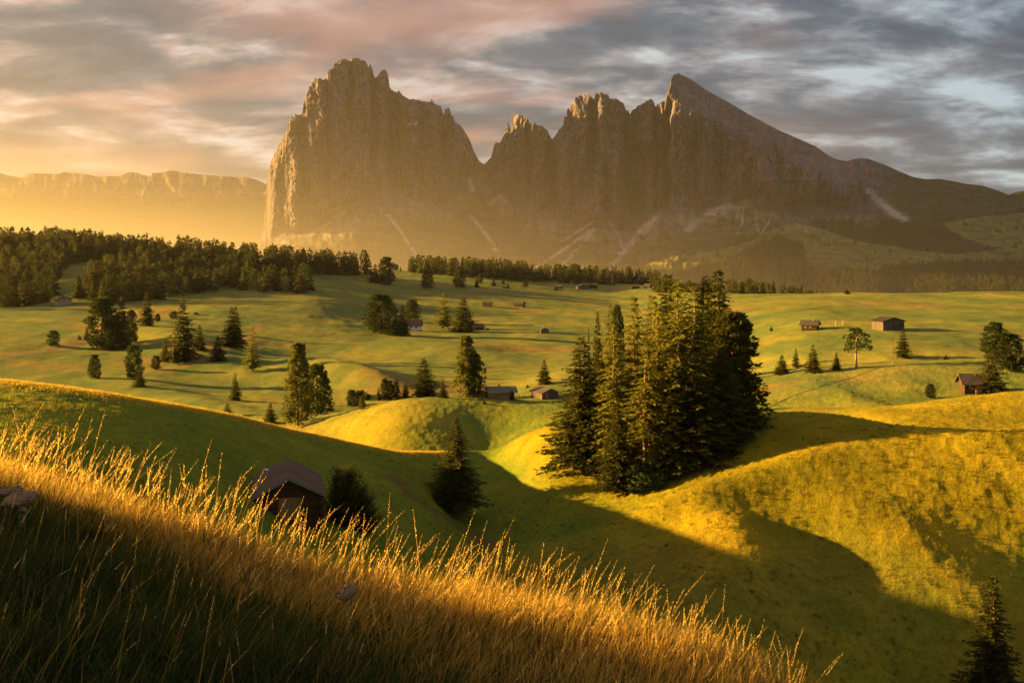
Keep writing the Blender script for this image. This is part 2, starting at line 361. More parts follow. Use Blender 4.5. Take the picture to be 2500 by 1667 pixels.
# ----------------------------------------------------------------------------- the ground
def ground_mesh():
    u = np.concatenate([np.linspace(-16000, -2800, 90), np.linspace(-2700, -160, 70), np.arange(-120, 2624, 2.3), np.linspace(2660, 4200, 40), [5000, 6500, 9000, 12500, 16000]])
    Y = np.concatenate([np.linspace(-60, 0, 16), np.linspace(.6, 3.4, 18), np.linspace(3.5, 12, 130), np.geomspace(12.3, 58, 46), np.geomspace(58.3, 260, 400), np.geomspace(261, 1250, 330), np.geomspace(1280, 14000, 70)])
    s = (u - CX) / F
    W = np.where(Y > 3, Y, 3 + (3 - Y) * .6)
    X = s[None, :] * W[:, None]; YY = np.repeat(Y[:, None], len(s), 1)
    Z = height(X, YY).reshape(X.shape)
    nr, nc = X.shape
    i = np.arange(nr * nc).reshape(nr, nc)
    f = np.stack([i[:-1, :-1], i[:-1, 1:], i[1:, 1:], i[1:, :-1]], -1).reshape(-1, 4)
    x, y, z = X.ravel(), YY.ravel(), Z.ravel()
    # own colour of the sward: green hay meadow, drier straw-coloured ground in streaks and patches
    green = np.array([.150, .205, .020]); lush = np.array([.095, .160, .018]); straw = np.array([.35, .30, .024]); rusty = np.array([.32, .20, .03])
    d1 = fbm(x / 34 + .4 * y / 40, y / 46, 4, 31); d2 = fbm(x / 8, y / 12, 4, 37); d3 = fbm(x / 120, y / 60, 3, 41)
    dry = np.clip(.30 + .95 * d1 + .55 * d2, 0, 1)[:, None]
    c = green * (1 - dry) + straw * dry
    l = np.clip(-1.4 * d3 + .15, 0, 1)[:, None] * .8; c = c * (1 - l) + lush * l
    r = np.clip((fbm(x / 90, y / 50, 4, 51) - .22) * 3.2, 0, .75)[:, None]; c = c * (1 - r) + rusty * r
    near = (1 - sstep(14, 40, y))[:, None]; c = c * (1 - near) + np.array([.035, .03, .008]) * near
    # left hill stays green, its colour lightened to make up for its shade
    lh = np.exp(-((x + 35) / 45) ** 2) * sstep(50, 70, y) * (1 - sstep(150, 190, y)); lh = lh[:, None] * .9
    c = c * (1 - lh) + (np.array([.225, .265, .022]) * (.85 + .4 * dry)) * lh
    # right-hand hill and hut knoll: dry straw with sunlit gold painted in
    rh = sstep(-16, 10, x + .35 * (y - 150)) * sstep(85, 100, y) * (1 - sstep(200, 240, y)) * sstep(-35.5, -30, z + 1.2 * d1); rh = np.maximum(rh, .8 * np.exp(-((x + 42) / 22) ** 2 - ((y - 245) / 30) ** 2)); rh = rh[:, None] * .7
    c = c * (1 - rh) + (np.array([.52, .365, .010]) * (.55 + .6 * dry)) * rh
    # worn ditch winding along the valley floor
    du = HZ * 0 + CX + x / np.maximum(y, 1) * F
    vv = HZ - z / np.maximum(y, 1) * F
    def streak(pts, w, k=1.0):
        P = np.array(pts, float); best = np.full(len(x), 1e9)
        for a, b in zip(P[:-1], P[1:]):
            ab = b - a; t = np.clip(((x - a[0]) * ab[0] + (y - a[1]) * ab[1]) / (ab @ ab), 0, 1)
            best = np.minimum(best, np.hypot(x - a[0] - t * ab[0], y - a[1] - t * ab[1]))
        return (k * np.exp(-(best / w) ** 2))[:, None]
    dpts = [ground(a, b, 30).xy for a, b in ((960, 1165), (1010, 1215), (1090, 1265), (1150, 1300), (1215, 1335))]
    k = streak(dpts, 1.6, .8); c = c * (1 - k) + np.array([.20, .10, .04]) * k
    for pts, col, w in (
        (((1864, 1000), (1930, 968), (2000, 945), (2080, 922), (2150, 897)), (.05, .04, .015), .5),
        (((300, 770), (600, 738), (800, 730), (1000, 729)), (.42, .24, .09), 1.3),
        (((700, 865), (800, 838), (870, 822)), (.30, .16, .06), 1.2),
        (((1000, 690), (1250, 715), (1450, 745), (1560, 760), (1700, 768)), (.46, .26, .08), 2.5),
        (((0, 870), (150, 850), (330, 790)), (.32, .19, .06), 3.0),
        (((390, 905), (530, 868), (640, 790)), (.34, .2, .07), 2.0)):
        pp = [ground(a, b, 200).xy for a, b in pts]; k = streak(pp, w, .75); c = c * (1 - k) + np.array(col) * k
    far_ = sstep(215, 300, y)[:, None]; c = c * (1 - far_ * .02) + far_ * np.array([.012, 0, .03])
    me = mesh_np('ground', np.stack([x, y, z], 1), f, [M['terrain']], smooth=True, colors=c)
    obj('ground', me, kind='structure', label='rolling alpine meadow of green and straw coloured grass', cat='ground')
ground_mesh()

# ----------------------------------------------------------------------------- mountains
SIL = [(560,700),(600,670),(628,620),(641,565),(649,505),(652,440),(655,415),(664,388),(682,352),(700,320),(704,299),(712,285),(721,277),(727,283),(734,281),(739,263),(746,238),(754,213),(771,191),(778,193),(784,188),(789,197),(795,193),(800,175),(806,170),(812,170),(816,157),(832,146),(843,144),(852,149),(857,144),(868,141),(882,146),(893,150),(898,161),(901,168),(904,155),(907,163),(912,182),(915,190),(921,188),(929,175),(936,171),(945,175),(948,188),(952,215),(961,224),(970,226),(973,219),(979,228),(984,234),(1000,243),(1014,243),(1029,247),(1051,250),(1054,241),(1058,252),(1075,259),(1080,270),(1083,284),(1086,266),(1095,264),(1099,270),(1104,286),(1106,280),(1109,295),(1129,311),(1136,324),(1146,340),(1157,370),(1171,395),(1182,402),(1186,398),(1191,391),(1198,388),(1207,352),(1211,340),(1214,350),(1221,348),(1230,332),(1235,308),(1239,296),(1243,310),(1247,316),(1251,286),(1256,283),(1265,279),(1282,286),(1290,292),(1293,306),(1297,295),(1301,308),(1306,298),(1310,306),(1322,307),(1336,319),(1344,334),(1348,340),(1351,337),(1360,326),(1366,312),(1369,314),(1375,307),(1378,285),(1382,284),(1384,267),(1390,266),(1395,251),(1407,238),(1427,229),(1439,231),(1449,243),(1453,229),(1464,226),(1481,231),(1484,229),(1488,240),(1508,243),(1523,253),(1527,267),(1535,272),(1538,281),(1542,272),(1556,260),(1569,253),(1588,241),(1596,248),(1601,262),(1606,255),(1614,250),(1618,246),(1623,249),(1627,229),(1632,224),(1635,204),(1640,191),(1646,183),(1654,179),(1667,184),(1691,197),(1725,221),(1775,248),(1826,278),(1850,291),(1900,318),(1940,335),(1973,350),(1992,358),(2021,379),(2043,390),(2069,394),(2085,388),(2104,386),(2120,388),(2171,407),(2196,419),(2228,432),(2260,438),(2292,437),(2324,442),(2356,449),(2397,453),(2426,462),(2463,476),(2483,468),(2500,466),(2600,452),(2750,470),(2900,520)]
def poly_interp(pts, u): p = np.array(pts, float); return np.interp(u, p[:, 0], p[:, 1])
def seg_dist(u, v, pts):
    best = np.full(u.shape, 1e9); P = np.array(pts, float)
    for a, b in zip(P[:-1], P[1:]):
        ab = b - a; t = np.clip(((u - a[0]) * ab[0] + (v - a[1]) * ab[1]) / (ab @ ab), 0, 1)
        best = np.minimum(best, np.hypot(u - a[0] - t * ab[0], v - a[1] - t * ab[1]))
    return best
CLIFF = [(600,600),(655,590),(760,560),(850,520),(930,500),(1020,480),(1090,500),(1140,430),(1180,440),(1230,480),(1300,520),(1400,545),(1500,560),(1580,545),(1640,520),(1760,490),(1850,500),(1950,515),(2060,515),(2140,500),(2180,450),(2300,430),(2900,430)]
def inpoly(u, v, pts):
    P = np.array(pts, float); r = np.zeros(u.shape, bool); n = len(P)
    for i in range(n):
        x0, y0 = P[i]; x1, y1 = P[(i+1) % n]
        if y0 == y1: continue
        c = ((y0 > v) != (y1 > v)) & (u < (x1 - x0) * (v - y0) / (y1 - y0) + x0); r ^= c
    return r
MEADOWS = [[(1560,650),(1640,630),(1720,615),(1790,600),(1830,588),(1900,555),(1960,545),(2010,560),(2090,588),(2180,600),(2240,612),(2330,620),(2500,600),(2500,640),(2400,640),(2310,640),(2210,650),(2140,660),(2070,655),(1990,662),(1965,640),(1960,600),(1900,580),(1840,600),(1760,640),(1640,665)],
           [(2300,545),(2380,530),(2500,520),(2600,520),(2600,600),(2500,610),(2400,600),(2330,570)]]
def massif_pts(U, Vv):
    """distance of the rock face seen at picture direction (U, Vv)"""
    top = poly_interp(SIL, U)
    vc = poly_interp(CLIFF, U)
    cliff = sstep(0, 45, vc - Vv) * (1 - sstep(2100, 2220, U))
    base = 4300 + (740 - Vv) * 6.0                       # slopes rise away from the viewer
    base = np.where(Vv < vc, 4300 + (740 - vc) * 6.0 + (vc - Vv) * .75, base)
    # plateau slab of the right peak leans back and dives to the right
    slab = sstep(0, 40, (Vv - top)) * 0
    w = 22 * fbm(U / 90, Vv / 130, 3, 60)
    R = 215 * ridged((U + w) / 105 + Vv / 900, Vv / 300, 2, 61) + 70 * ridged((U + 1.6 * w) / 38, Vv / 130, 3, 65) + 55 * ridged((U + w) / 13, Vv / 34, 3, 69) + 22 * ridged((U + w) / 5, Vv / 11, 2, 68) + 40 * fbm(U / 40, Vv / 18, 3, 70)
    gul = 0
    for (gu, g0, g1, gw, gd) in ((912,190,420,9,330),(800,185,330,8,240),(856,150,300,6,160),(960,230,480,14,200),(1083,285,430,10,220),(1182,400,520,22,420),(1293,300,480,8,200),(1350,338,560,14,420),(1449,240,420,10,300),(1538,280,560,14,420),(1602,260,520,8,260),(1627,240,600,10,330),(1700,330,470,6,160),(1560,360,560,18,260),(1480,400,560,9,200),(1760,400,500,6,140),(1030,260,480,8,140),(740,280,520,9,200)):
        gul = gul + gd * np.exp(-((U - gu - 10 * fbm(Vv / 60, 0 * Vv + gu, 2, 5)) / gw) ** 2) * sstep(g0 - 15, g0 + 25, Vv) * (1 - sstep(g1 - 60, g1 + 40, Vv))
    soft = 90 * fbm(U / 120, Vv / 70, 4, 72) + 26 * fbm(U / 22, Vv / 26, 3, 75)
    slabm = sstep(-30, 10, (U - 1640) - (Vv - 180) * .55) * (1 - sstep(0, 1, (U < 1640) * 1.0)) * (1 - sstep(35, 75, Vv - top))
    rel = cliff * (-R * .8 * (1 - .93 * slabm)) + 1.3 * gul * cliff * (1 - slabm) + (1 - cliff) * soft
    roll = 500 * np.exp(-np.maximum(Vv - top, 0) / 10.0) * .06
    big = np.interp(U, [640, 660, 720, 860, 1000, 1180, 1300, 1450, 1540, 1640, 1900, 2200, 2500, 2900], [900, 350, 60, -150, 60, 620, 420, 250, 420, -150, -250, 100, 500, 700])
    far = 1 - sstep(560, 700, Vv)
    return base + rel + roll + big * far
def mountains():
    us = np.arange(560, 2900, 2.0); nr = 300
    jag = 3.2 * vnoise(us / 3.1, us * 0, 3) + 2.2 * vnoise(us / 6.7, us * 0, 4)
    top = poly_interp(SIL, us) + jag * (1 - .85 * sstep(1650, 1690, us)) * (us > 650)
    t = np.linspace(0, 1, nr) ** .9
    U = np.repeat(us[None, :], nr, 0); Vv = 760 + (top[None, :] - 760) * t[:, None]
    Y = massif_pts(U.ravel(), Vv.ravel()).reshape(U.shape)
    X = (U - CX) / F * Y; Z = -(Vv - HZ) / F * Y
    # the far side falls away behind the crest
    bx, by, bz = [X], [Y], [Z]
    for d, k in ((60, .93), (220, .8), (600, .5), (1300, .15), (1900, -.15)):
        Yb = Y[-1] + d; bx.append((X[-1] + vnoise(us / 30, us * 0 + d, 5) * 20)[None]); by.append(Yb[None]); bz.append((Z[-1] * k - (1 - k) * 60)[None])
    X = np.concatenate(bx); Y = np.concatenate(by); Z = np.concatenate(bz)
    n2 = X.shape[0]; i = np.arange(X.size).reshape(X.shape)
    f = np.stack([i[:-1, :-1], i[:-1, 1:], i[1:, 1:], i[1:, :-1]], -1).reshape(-1, 4)
    U2 = np.repeat(us[None], n2, 0).ravel(); V2 = np.concatenate([Vv, np.repeat(Vv[-1:], n2 - nr, 0)]).ravel()
    vc = poly_interp(CLIFF, U2) + 14 * fbm(U2 / 40, V2 / 40, 3, 90)
    rock = np.array([.140, .126, .170]); ochre = np.array([.27, .145, .10]); dark = np.array([.065, .058, .06]); grass = np.array([.085, .095, .035]); wood = np.array([.030, .030, .014]); scree = np.array([.62, .50, .45])
    o = np.clip((fbm(U2 / 22, V2 / 45, 5, 81) - .12) * 2.4, 0, .6)[:, None]; dk = np.clip((fbm(U2 / 9, V2 / 90, 3, 83) - .22) * 3, 0, .6)[:, None]
    c = rock * (1 - o) + ochre * o; c = c * (1 - dk) + dark * dk
    for (a, b, r1, r2, k) in ((1700,370,14,45,.9),(1745,395,9,40,.8),(1815,415,18,60,.85),(1855,420,14,55,.85),(1590,330,8,30,.5),(1545,320,12,30,.6),(1475,310,8,25,.5),(1350,490,14,70,.5),(1370,430,12,50,.5),(880,330,20,60,.35),(935,240,8,50,.35),(1330,350,10,40,.4),(960,300,22,50,.3),(1895,400,10,40,.6),(1980,440,22,40,.5),(1585,420,12,40,.6)):
        g = (k * np.exp(-((U2 - a) / r1) ** 2 - ((V2 - b) / r2) ** 2) * np.clip(.6 + 1.4 * fbm(U2 / 12, V2 / 40, 3, 85), 0, 1))[:, None]; c = c * (1 - g) + ochre * 1.15 * g
    for (a, b, r1, r2) in ((1712,345,4,60),(1680,410,6,50),(1760,400,4,45),(1830,430,5,45),(1800,450,4,40)):
        g = (.8 * np.exp(-((U2 - a) / r1) ** 2 - ((V2 - b) / r2) ** 2))[:, None]; c = c * (1 - g) + dark * .7 * g
    gm = (sstep(-5, 35, V2 - vc))[:, None]
    low = grass * (1 - .5 * gm) + scree * .35 * (1 - gm) * .5; mixn = np.clip(.5 + 1.2 * fbm(U2 / 60, V2 / 24, 4, 87), 0, 1)[:, None]
    low = (grass * .9) * (1 - mixn * .45) + np.array([.20, .16, .12]) * mixn * .45
    c = c * (1 - gm) + low * gm
    rg = sstep(2130, 2230, U2)[:, None]; c = c * (1 - rg * .9) + np.array([.062, .064, .03]) * rg * .9
    for m_ in MEADOWS:
        k = inpoly(U2, V2 + 5 * fbm(U2 / 20, V2 / 20, 2, 2), m_)[:, None] * .95; c = c * (1 - k) + np.array([.20, .19, .055]) * k
    fo = ((V2 > poly_interp([(560,690),(1500,668),(1560,655),(1700,625),(1780,600),(1900,560),(2000,540),(2200,535),(2300,560),(2500,610),(2900,610)], U2)) & (U2 > 1500))
    for m_ in MEADOWS: fo &= ~inpoly(U2, V2, m_)
    k = fo[:, None] * .9; c = c * (1 - k) + wood * k
    STR = [([(948,525),(975,560),(1000,600),(1025,635),(1040,650)],4,.9),([(1150,528),(1180,565),(1205,600),(1222,640),(1232,660)],4.5,1),([(1370,590),(1420,560),(1450,540)],3,.5),([(1485,535),(1510,575),(1522,620)],3,.8),([(1490,650),(1530,605),(1575,555),(1600,535)],8,.9),([(1300,660),(1390,600),(1440,565)],4,.7),([(1370,650),(1410,610),(1450,560)],5,.6),([(760,570),(800,545),(840,520)],4,.6),([(2120,465),(2150,495),(2180,520),(2210,535)],9,.8),([(1880,535),(1870,555),(1858,568),(1848,560)],1.6,.8),([(1815,500),(1812,545),(1800,570)],1.6,.7),([(1680,560),(1720,530),(1770,505),(1830,500)],9,.55),([(1195,500),(1220,480),(1232,492)],6,.5)]
    for pts, w, k_ in STR:
        d = seg_dist(U2 + 3 * fbm(U2 / 9, V2 / 9, 2, 4), V2, pts); g = (k_ * np.exp(-(d / w) ** 2))[:, None]; c = c * (1 - g) + scree * 1.15 * g
    fan = (.5 * sstep(0, 20, V2 - vc) * (1 - sstep(30, 70, V2 - vc)) * np.clip(.3 + fbm(U2 / 18, V2 / 60, 3, 99), 0, 1) * (U2 < 2150))[:, None]; c = c * (1 - fan) + scree * fan
    for pts, w in (([(1146,440),(1152,455),(1155,464)],4.5),([(996,305),(1004,302)],2),([(1012,306),(1018,300)],2)):
        g = np.exp(-(seg_dist(U2, V2, pts) / w) ** 4)[:, None]; c = c * (1 - g) + np.array([.8, .78, .78]) * g
    me = mesh_np('mountains', np.stack([X.ravel(), Y.ravel(), Z.ravel()], 1), f, [M['rock']], smooth=False, colors=np.clip(c, .01, .9))
    obj('mountains', me, kind='structure', label='towering grey and ochre limestone massif with jagged summits', cat='mountain')
    # far table mountains on the left
    FS = [(-900,400),(-500,395),(-300,430),(-150,410),(0,422),(18,428),(55,435),(60,428),(71,423),(89,425),(119,424),(143,425),(155,420),(167,422),(220,427),(238,433),(253,430),(268,431),(292,430),(304,424),(318,420),(333,422),(357,430),(371,428),(372,423),(399,421),(417,416),(446,422),(482,425),(512,428),(565,432),(604,433),(631,441),(652,451),(720,480),(820,560)]
    us = np.arange(-900, 820, 4.0); nr = 90; t = np.linspace(0, 1, nr)
    top = poly_interp(FS, us) + 1.5 * vnoise(us / 9, us * 0, 9)
    U = np.repeat(us[None], nr, 0); Vv = 680 + (top[None] - 680) * t[:, None]
    Y = 9300 + (680 - Vv) * 6 - 90 * ridged(U / 60, Vv / 90, 3, 101) * sstep(0, 30, 500 - Vv) + 60 * np.exp(-(Vv - top[None]) / 8)
    X = (U - CX) / F * Y; Z = -(Vv - HZ) / F * Y
    X = np.concatenate([X, X[-1:], X[-1:]]); Z = np.concatenate([Z, Z[-1:] * .9, Z[-1:] * 0 - 60]); Y = np.concatenate([Y, Y[-1:] + 900, Y[-1:] + 2500])
    i = np.arange(X.size).reshape(X.shape); f = np.stack([i[:-1, :-1], i[:-1, 1:], i[1:, 1:], i[1:, :-1]], -1).reshape(-1, 4)
    V3 = np.concatenate([Vv, Vv[-1:], Vv[-1:]]).ravel(); k = sstep(470, 490, V3)[:, None]
    c = np.array([.13, .11, .11]) * (1 - k) + np.array([.09, .085, .05]) * k
    me = mesh_np('far_mountains', np.stack([X.ravel(), Y.ravel(), Z.ravel()], 1), f, [M['rock']], smooth=False, colors=c)
    obj('far_mountains', me, kind='structure', label='distant flat topped mountain range on the left skyline', cat='mountain')
mountains()

# ----------------------------------------------------------------------------- trees
def rhombs(c, d, a, b, rs):
    """pointed leaf-like quads: base c, direction d, length a, half width b"""
    n = len(c); r = rs.normal(size=(n, 3)); w = np.cross(d, r); w /= np.linalg.norm(w, axis=1)[:, None] + 1e-9
    d = d / (np.linalg.norm(d, axis=1)[:, None] + 1e-9)
    a = a[:, None]; b = b[:, None]
    v = np.stack([c, c + d * a * .45 + w * b, c + d * a, c + d * a * .45 - w * b], 1).reshape(-1, 3)
    return v
def spruce_crown(seed, whorls, per, step, size, R=.22, t0=.04, droop=.35, power=.85, gap=0.0, up=.25):
    """unit-height conifer; returns crown vertices (quads)"""
    rs = np.random.RandomState(seed); C_, D_, A_ = [], [], []
    for k in range(whorls):
        t = t0 + (1 - t0) * min(k + rs.uniform(0, 1.0), whorls - .3) / whorls
        r = R * (1 - t) ** power * (.55 + .45 * min(1, (t + .05) / .2)) + .006
        nb = max(3, int(per * (.6 + .4 * (1 - t)) + rs.uniform(0, 1.5)))
        ph = rs.uniform(0, 6.28)
        for j in range(nb):
            if rs.rand() < gap: continue
            L = r * rs.uniform(.50, 1.22); az = ph + 6.28318 * j / nb + rs.normal(0, .25)
            e = up * t * 1.6 - .12 + rs.normal(0, .16); dz0 = rs.normal(0, .35) / whorls
            n = max(2, int(L / step) + 1); fr = (np.arange(n) + .6) / n
            px = L * fr * math.cos(az); py = L * fr * math.sin(az); pz = t + dz0 + L * (e * fr - droop * fr ** 2 + .18 * fr ** 4)
            for sgn in (-1, 1, 0):
                a2 = az + sgn * rs.uniform(.6, 1.2, n) + rs.normal(0, .2, n)
                dz = rs.uniform(-.75, .15, n) if sgn else rs.uniform(-.5, .3, n)
                C_.append(np.stack([px, py, pz], 1) + rs.normal(0, step * .15, (n, 3))); D_.append(np.stack([np.cos(a2), np.sin(a2), dz], 1)); A_.append(size * (1.15 - .5 * fr) * (.5 + .7 * (1 - t)) * rs.uniform(.7, 1.3, n))
    n = 10; C_.append(np.stack([rs.normal(0, .002, n), rs.normal(0, .002, n), np.linspace(.93, .985, n)], 1)); D_.append(np.stack([rs.normal(0, .4, n), rs.normal(0, .4, n), np.ones(n)], 1)); A_.append(np.full(n, size * .45))
    c = np.concatenate(C_); d = np.concatenate(D_); a = np.concatenate(A_)
    return rhombs(c, d, a, a * .24, rs)
def pine_crown(seed, nclump, per, R=.2, t0=.1, csize=.05, size=.035, shape='egg'):
    rs = np.random.RandomState(seed); C_, D_, A_ = [], [], []
    for k in range(nclump):
        t = t0 + (1 - t0) * (k + rs.rand()) / nclump
        if shape == 'egg': pr = (math.sin(math.pi * min(1, (t - t0) / (1 - t0) * .80 + .17))) ** .55
        elif shape == 'open': pr = (math.sin(math.pi * min(1, (t - t0) / (1 - t0) * .75 + .22))) ** .6 * (1 if rs.rand() < .8 else .4)
        else: pr = (1 - t) ** .45 * .9 + .08
        pr *= .85 + .25 * math.sin(k * 1.7 + seed)
        az = rs.uniform(0, 6.28); rr = R * pr * rs.uniform(.35, 1.0) ** .5
        cs = csize * rs.uniform(.7, 1.3) * (1.1 - .5 * t)
        o = np.array([rr * math.cos(az), rr * math.sin(az), min(t, .985 - cs * .5)])
        p = rs.normal(size=(per, 3)); p /= np.linalg.norm(p, axis=1)[:, None]; p[:, 2] *= .75
        C_.append(o + p * cs * rs.uniform(.2, .9, (per, 1))); D_.append(p + np.array([math.cos(az) * .4, math.sin(az) * .4, .5])); A_.append(size * rs.uniform(.6, 1.3, per))
    c = np.concatenate(C_); d = np.concatenate(D_); a = np.concatenate(A_)
    return rhombs(c, d, a, a * .26, rs)
def shrub_crown(seed, blobs, per, size, flat=.8):
    rs = np.random.RandomState(seed); C_, D_, A_ = [], [], []
    for k in range(blobs):
        az = rs.uniform(0, 6.28); rr = .42 * rs.uniform(0, 1) ** .5; h = rs.uniform(.15, .8) * (1 - rr)
        o = np.array([rr * math.cos(az), rr * math.sin(az), h]); cs = rs.uniform(.12, .22)
        p = rs.normal(size=(per, 3)); p /= np.linalg.norm(p, axis=1)[:, None]
        q = o + p * cs * rs.uniform(.5, 1.0, (per, 1)); q[:, 2] = np.abs(q[:, 2]); C_.append(q)
        D_.append(p * .7 + rs.normal(0, .5, (per, 3))); A_.append(size * rs.uniform(.6, 1.4, per))
    c = np.concatenate(C_); d = np.concatenate(D_); a = np.concatenate(A_)
    return rhombs(c, d, a, a * .38, rs)
def quads(n): return np.arange(n * 4).reshape(n, 4)
def trunk_arr(seed, rb, top=.93, n=8, lean=.01, limbs=0, lr=.2, lt=(.1, .6)):
    rs = np.random.RandomState(seed); V_, F_ = [], []; off = 0
    def tube(pts, rad, n):
        nonlocal off
        pts = np.array(pts, float); m = len(pts); ring = []
        for i in range(m):
            d = pts[min(i+1, m-1)] - pts[max(i-1, 0)]; d /= np.linalg.norm(d) + 1e-9
            a = np.cross(d, [0, 0, 1.]) if abs(d[2]) < .9 else np.cross(d, [1., 0, 0]); a /= np.linalg.norm(a); b = np.cross(d, a)
            th = 6.28318 * np.arange(n) / n; ring.append(pts[i] + rad[i] * (np.cos(th)[:, None] * a + np.sin(th)[:, None] * b))
        V_.append(np.concatenate(ring))
        for i in range(m - 1):
            k = np.arange(n); F_.append(np.stack([off + i*n + k, off + i*n + (k+1) % n, off + (i+1)*n + (k+1) % n, off + (i+1)*n + k], 1))
        off += m * n
    ts = np.linspace(-.03, top, 7); lx = lean * np.sin(ts * 3 + seed)
    tube([(a, a * .5, t) for a, t in zip(lx, ts)], rb * (1.02 - ts / (top + .06)) ** .8 + .0008, n)
    for k in range(limbs):
        t = rs.uniform(*lt); az = rs.uniform(0, 6.28); L = lr * (1.05 - t) * rs.uniform(.6, 1); s = np.linspace(0, 1, 4)
        tube([(L*q*math.cos(az), L*q*math.sin(az), t + L * (.1*q - .45*q*q)) for q in s], rb * .16 * (1.1 - s), 4)
    return np.concatenate(V_), np.concatenate(F_)
KINDS = {}
def kind(name, crown, leafmat, trunk, barkmat, one=False):
    tv, tf = trunk; nq = len(crown) // 4
    if one:
        me = mesh_np(name, np.concatenate([crown, tv]), np.concatenate([quads(nq), tf + len(crown)]), [leafmat, barkmat], np.concatenate([np.zeros(nq), np.ones(len(tf))]))
        KINDS[name] = (None, me)
    else:
        KINDS[name] = (mesh_np(name + '_crown', crown, quads(nq), [leafmat]), mesh_np(name + '_trunk', tv, tf, [barkmat], smooth=True))
    w = np.percentile(np.abs(crown[:, 0]), 96.5) * 2 / .92
    KINDS[name] += (w,)
for k in range(3):   # big trees of the clump
    kind(f'bigspruce{k}', spruce_crown(100 + k, 58, 9, .017, .036, R=.2 - .015 * k, t0=.06, droop=.42), M['spruce'], trunk_arr(200 + k, .012, limbs=40, lr=.16), M['bark'])
kind('scrub', spruce_crown(119, 46, 9, .03, .06, R=.30, t0=.0, droop=-.5, up=1.2, power=.55), M['spruce'], trunk_arr(219, .02, limbs=10), M['bark'])
kind('opentree', spruce_crown(120, 40, 8, .017, .036, R=.2, t0=.30, droop=.5, gap=.35, power=.75), M['sunlit_spruce'], trunk_arr(220, .010, limbs=110, lr=.2, lt=(.08, .75)), M['palebark'])
kind('opentreeb', spruce_crown(121, 52, 8, .017, .034, R=.2, t0=.12, droop=.45, gap=.22, power=.82), M['sunlit_spruce'], trunk_arr(221, .009, limbs=90, lr=.18, lt=(.06, .8)), M['palebark'])
kind('biglarch', spruce_crown(122, 58, 9, .016, .030, R=.2, t0=.08, droop=.3, gap=.2, power=.6), M['larch'], trunk_arr(222, .009, limbs=60, lr=.17), M['palebark'])
kind('bigpine', pine_crown(123, 330, 60, R=.19, t0=.03, csize=.038, size=.026, shape='cone'), M['spruce'], trunk_arr(223, .012, limbs=10), M['bark'])
for k in range(3):
    kind(f'spruce{k}', spruce_crown(130 + k, 30, 8, .030, .060, R=.24, t0=.03), M['spruce'], trunk_arr(230 + k, .014), M['bark'])
    kind(f'pine{k}', pine_crown(140 + k, 170, 34, R=.22, t0=.03, csize=.06, size=.042), M['pine'], trunk_arr(240 + k, .017, limbs=8), M['bark'])
kind('larch', spruce_crown(150, 32, 8, .028, .05, R=.22, t0=.06, droop=.15, gap=.2, power=.6), M['larch'], trunk_arr(250, .012), M['bark'])
kind('goldpine', pine_crown(151, 130, 36, R=.2, t0=.05, csize=.055, size=.042, shape='cone'), M['larch'], trunk_arr(251, .016, limbs=8), M['bark'])
kind('openpine', pine_crown(152, 46, 46, R=.36, t0=.42, csize=.085, size=.05, shape='open'), M['pine'], trunk_arr(252, .03, limbs=16, lr=.5, lt=(.35, .85), lean=.04), M['palebark'])
for k in range(3):
    kind(f'farspruce{k}', spruce_crown(160 + k, 13, 7, .09, .14, R=.25, t0=.04), M['spruce'], trunk_arr(260 + k, .016, n=5), M['bark'], one=True)
    kind(f'farpine{k}', pine_crown(170 + k, 44, 12, R=.26, t0=.05, csize=.09, size=.09), M['pine'], trunk_arr(270 + k, .02, n=5), M['bark'], one=True)
kind('farlarch', spruce_crown(180, 14, 7, .09, .12, R=.25, t0=.05, droop=.1), M['larch'], trunk_arr(280, .016, n=5), M['bark'], one=True)
NAMES = dict(spruce='spruce_tree', pine='stone_pine', larch='larch_tree', goldpine='stone_pine', openpine='pine_tree', bigspruce='spruce_tree', opentree='spruce_tree', opentreeb='spruce_tree', biglarch='larch_tree', bigpine='stone_pine', scrub='mountain_pine', farspruce='spruce_tree', farpine='stone_pine', farlarch='larch_tree')
CATS = {'spruce_tree': 'spruce', 'stone_pine': 'pine', 'larch_tree': 'larch', 'pine_tree': 'pine', 'mountain_pine': 'pine'}
_spare = {}
def plant(kn, loc, H, Wd, label=None, group=None, rz=None):
    crown, trunk, w = KINDS[kn]; nm = NAMES[kn.rstrip('0123456789')]
    sxy = Wd / (w * .92); rz = random.uniform(0, 6.28) if rz is None else rz
    lab = dict(label=label, cat=CATS[nm], group=group)
    if crown is None:
        o = obj(nm, trunk, **lab)
    else:
        o = empty(nm, (0, 0, 0), **lab); obj('crown', crown, o); obj('trunk', trunk, o)
    o.location = loc; o.scale = (sxy, sxy, H); o.rotation_euler = (0, 0, rz)
    return o
def tree(kn, u, v, vtop, w, label=None, group=None, ymin=30, Y=None, rz=None):
    """a tree whose foot is seen at (u, v), whose tip reaches row vtop and whose crown is w wide in the photo"""
    if Y is None: p = ground(u, v, ymin)
    else:
        x = (u - CX) / F * Y; p = Vector((x, Y, hgt(x, Y)))
    H = (HZ - p.z / p.y * F - vtop) / F * p.y
    return plant(kn, p, max(H, .5), w / F * p.y, label, group, rz)

T = tree
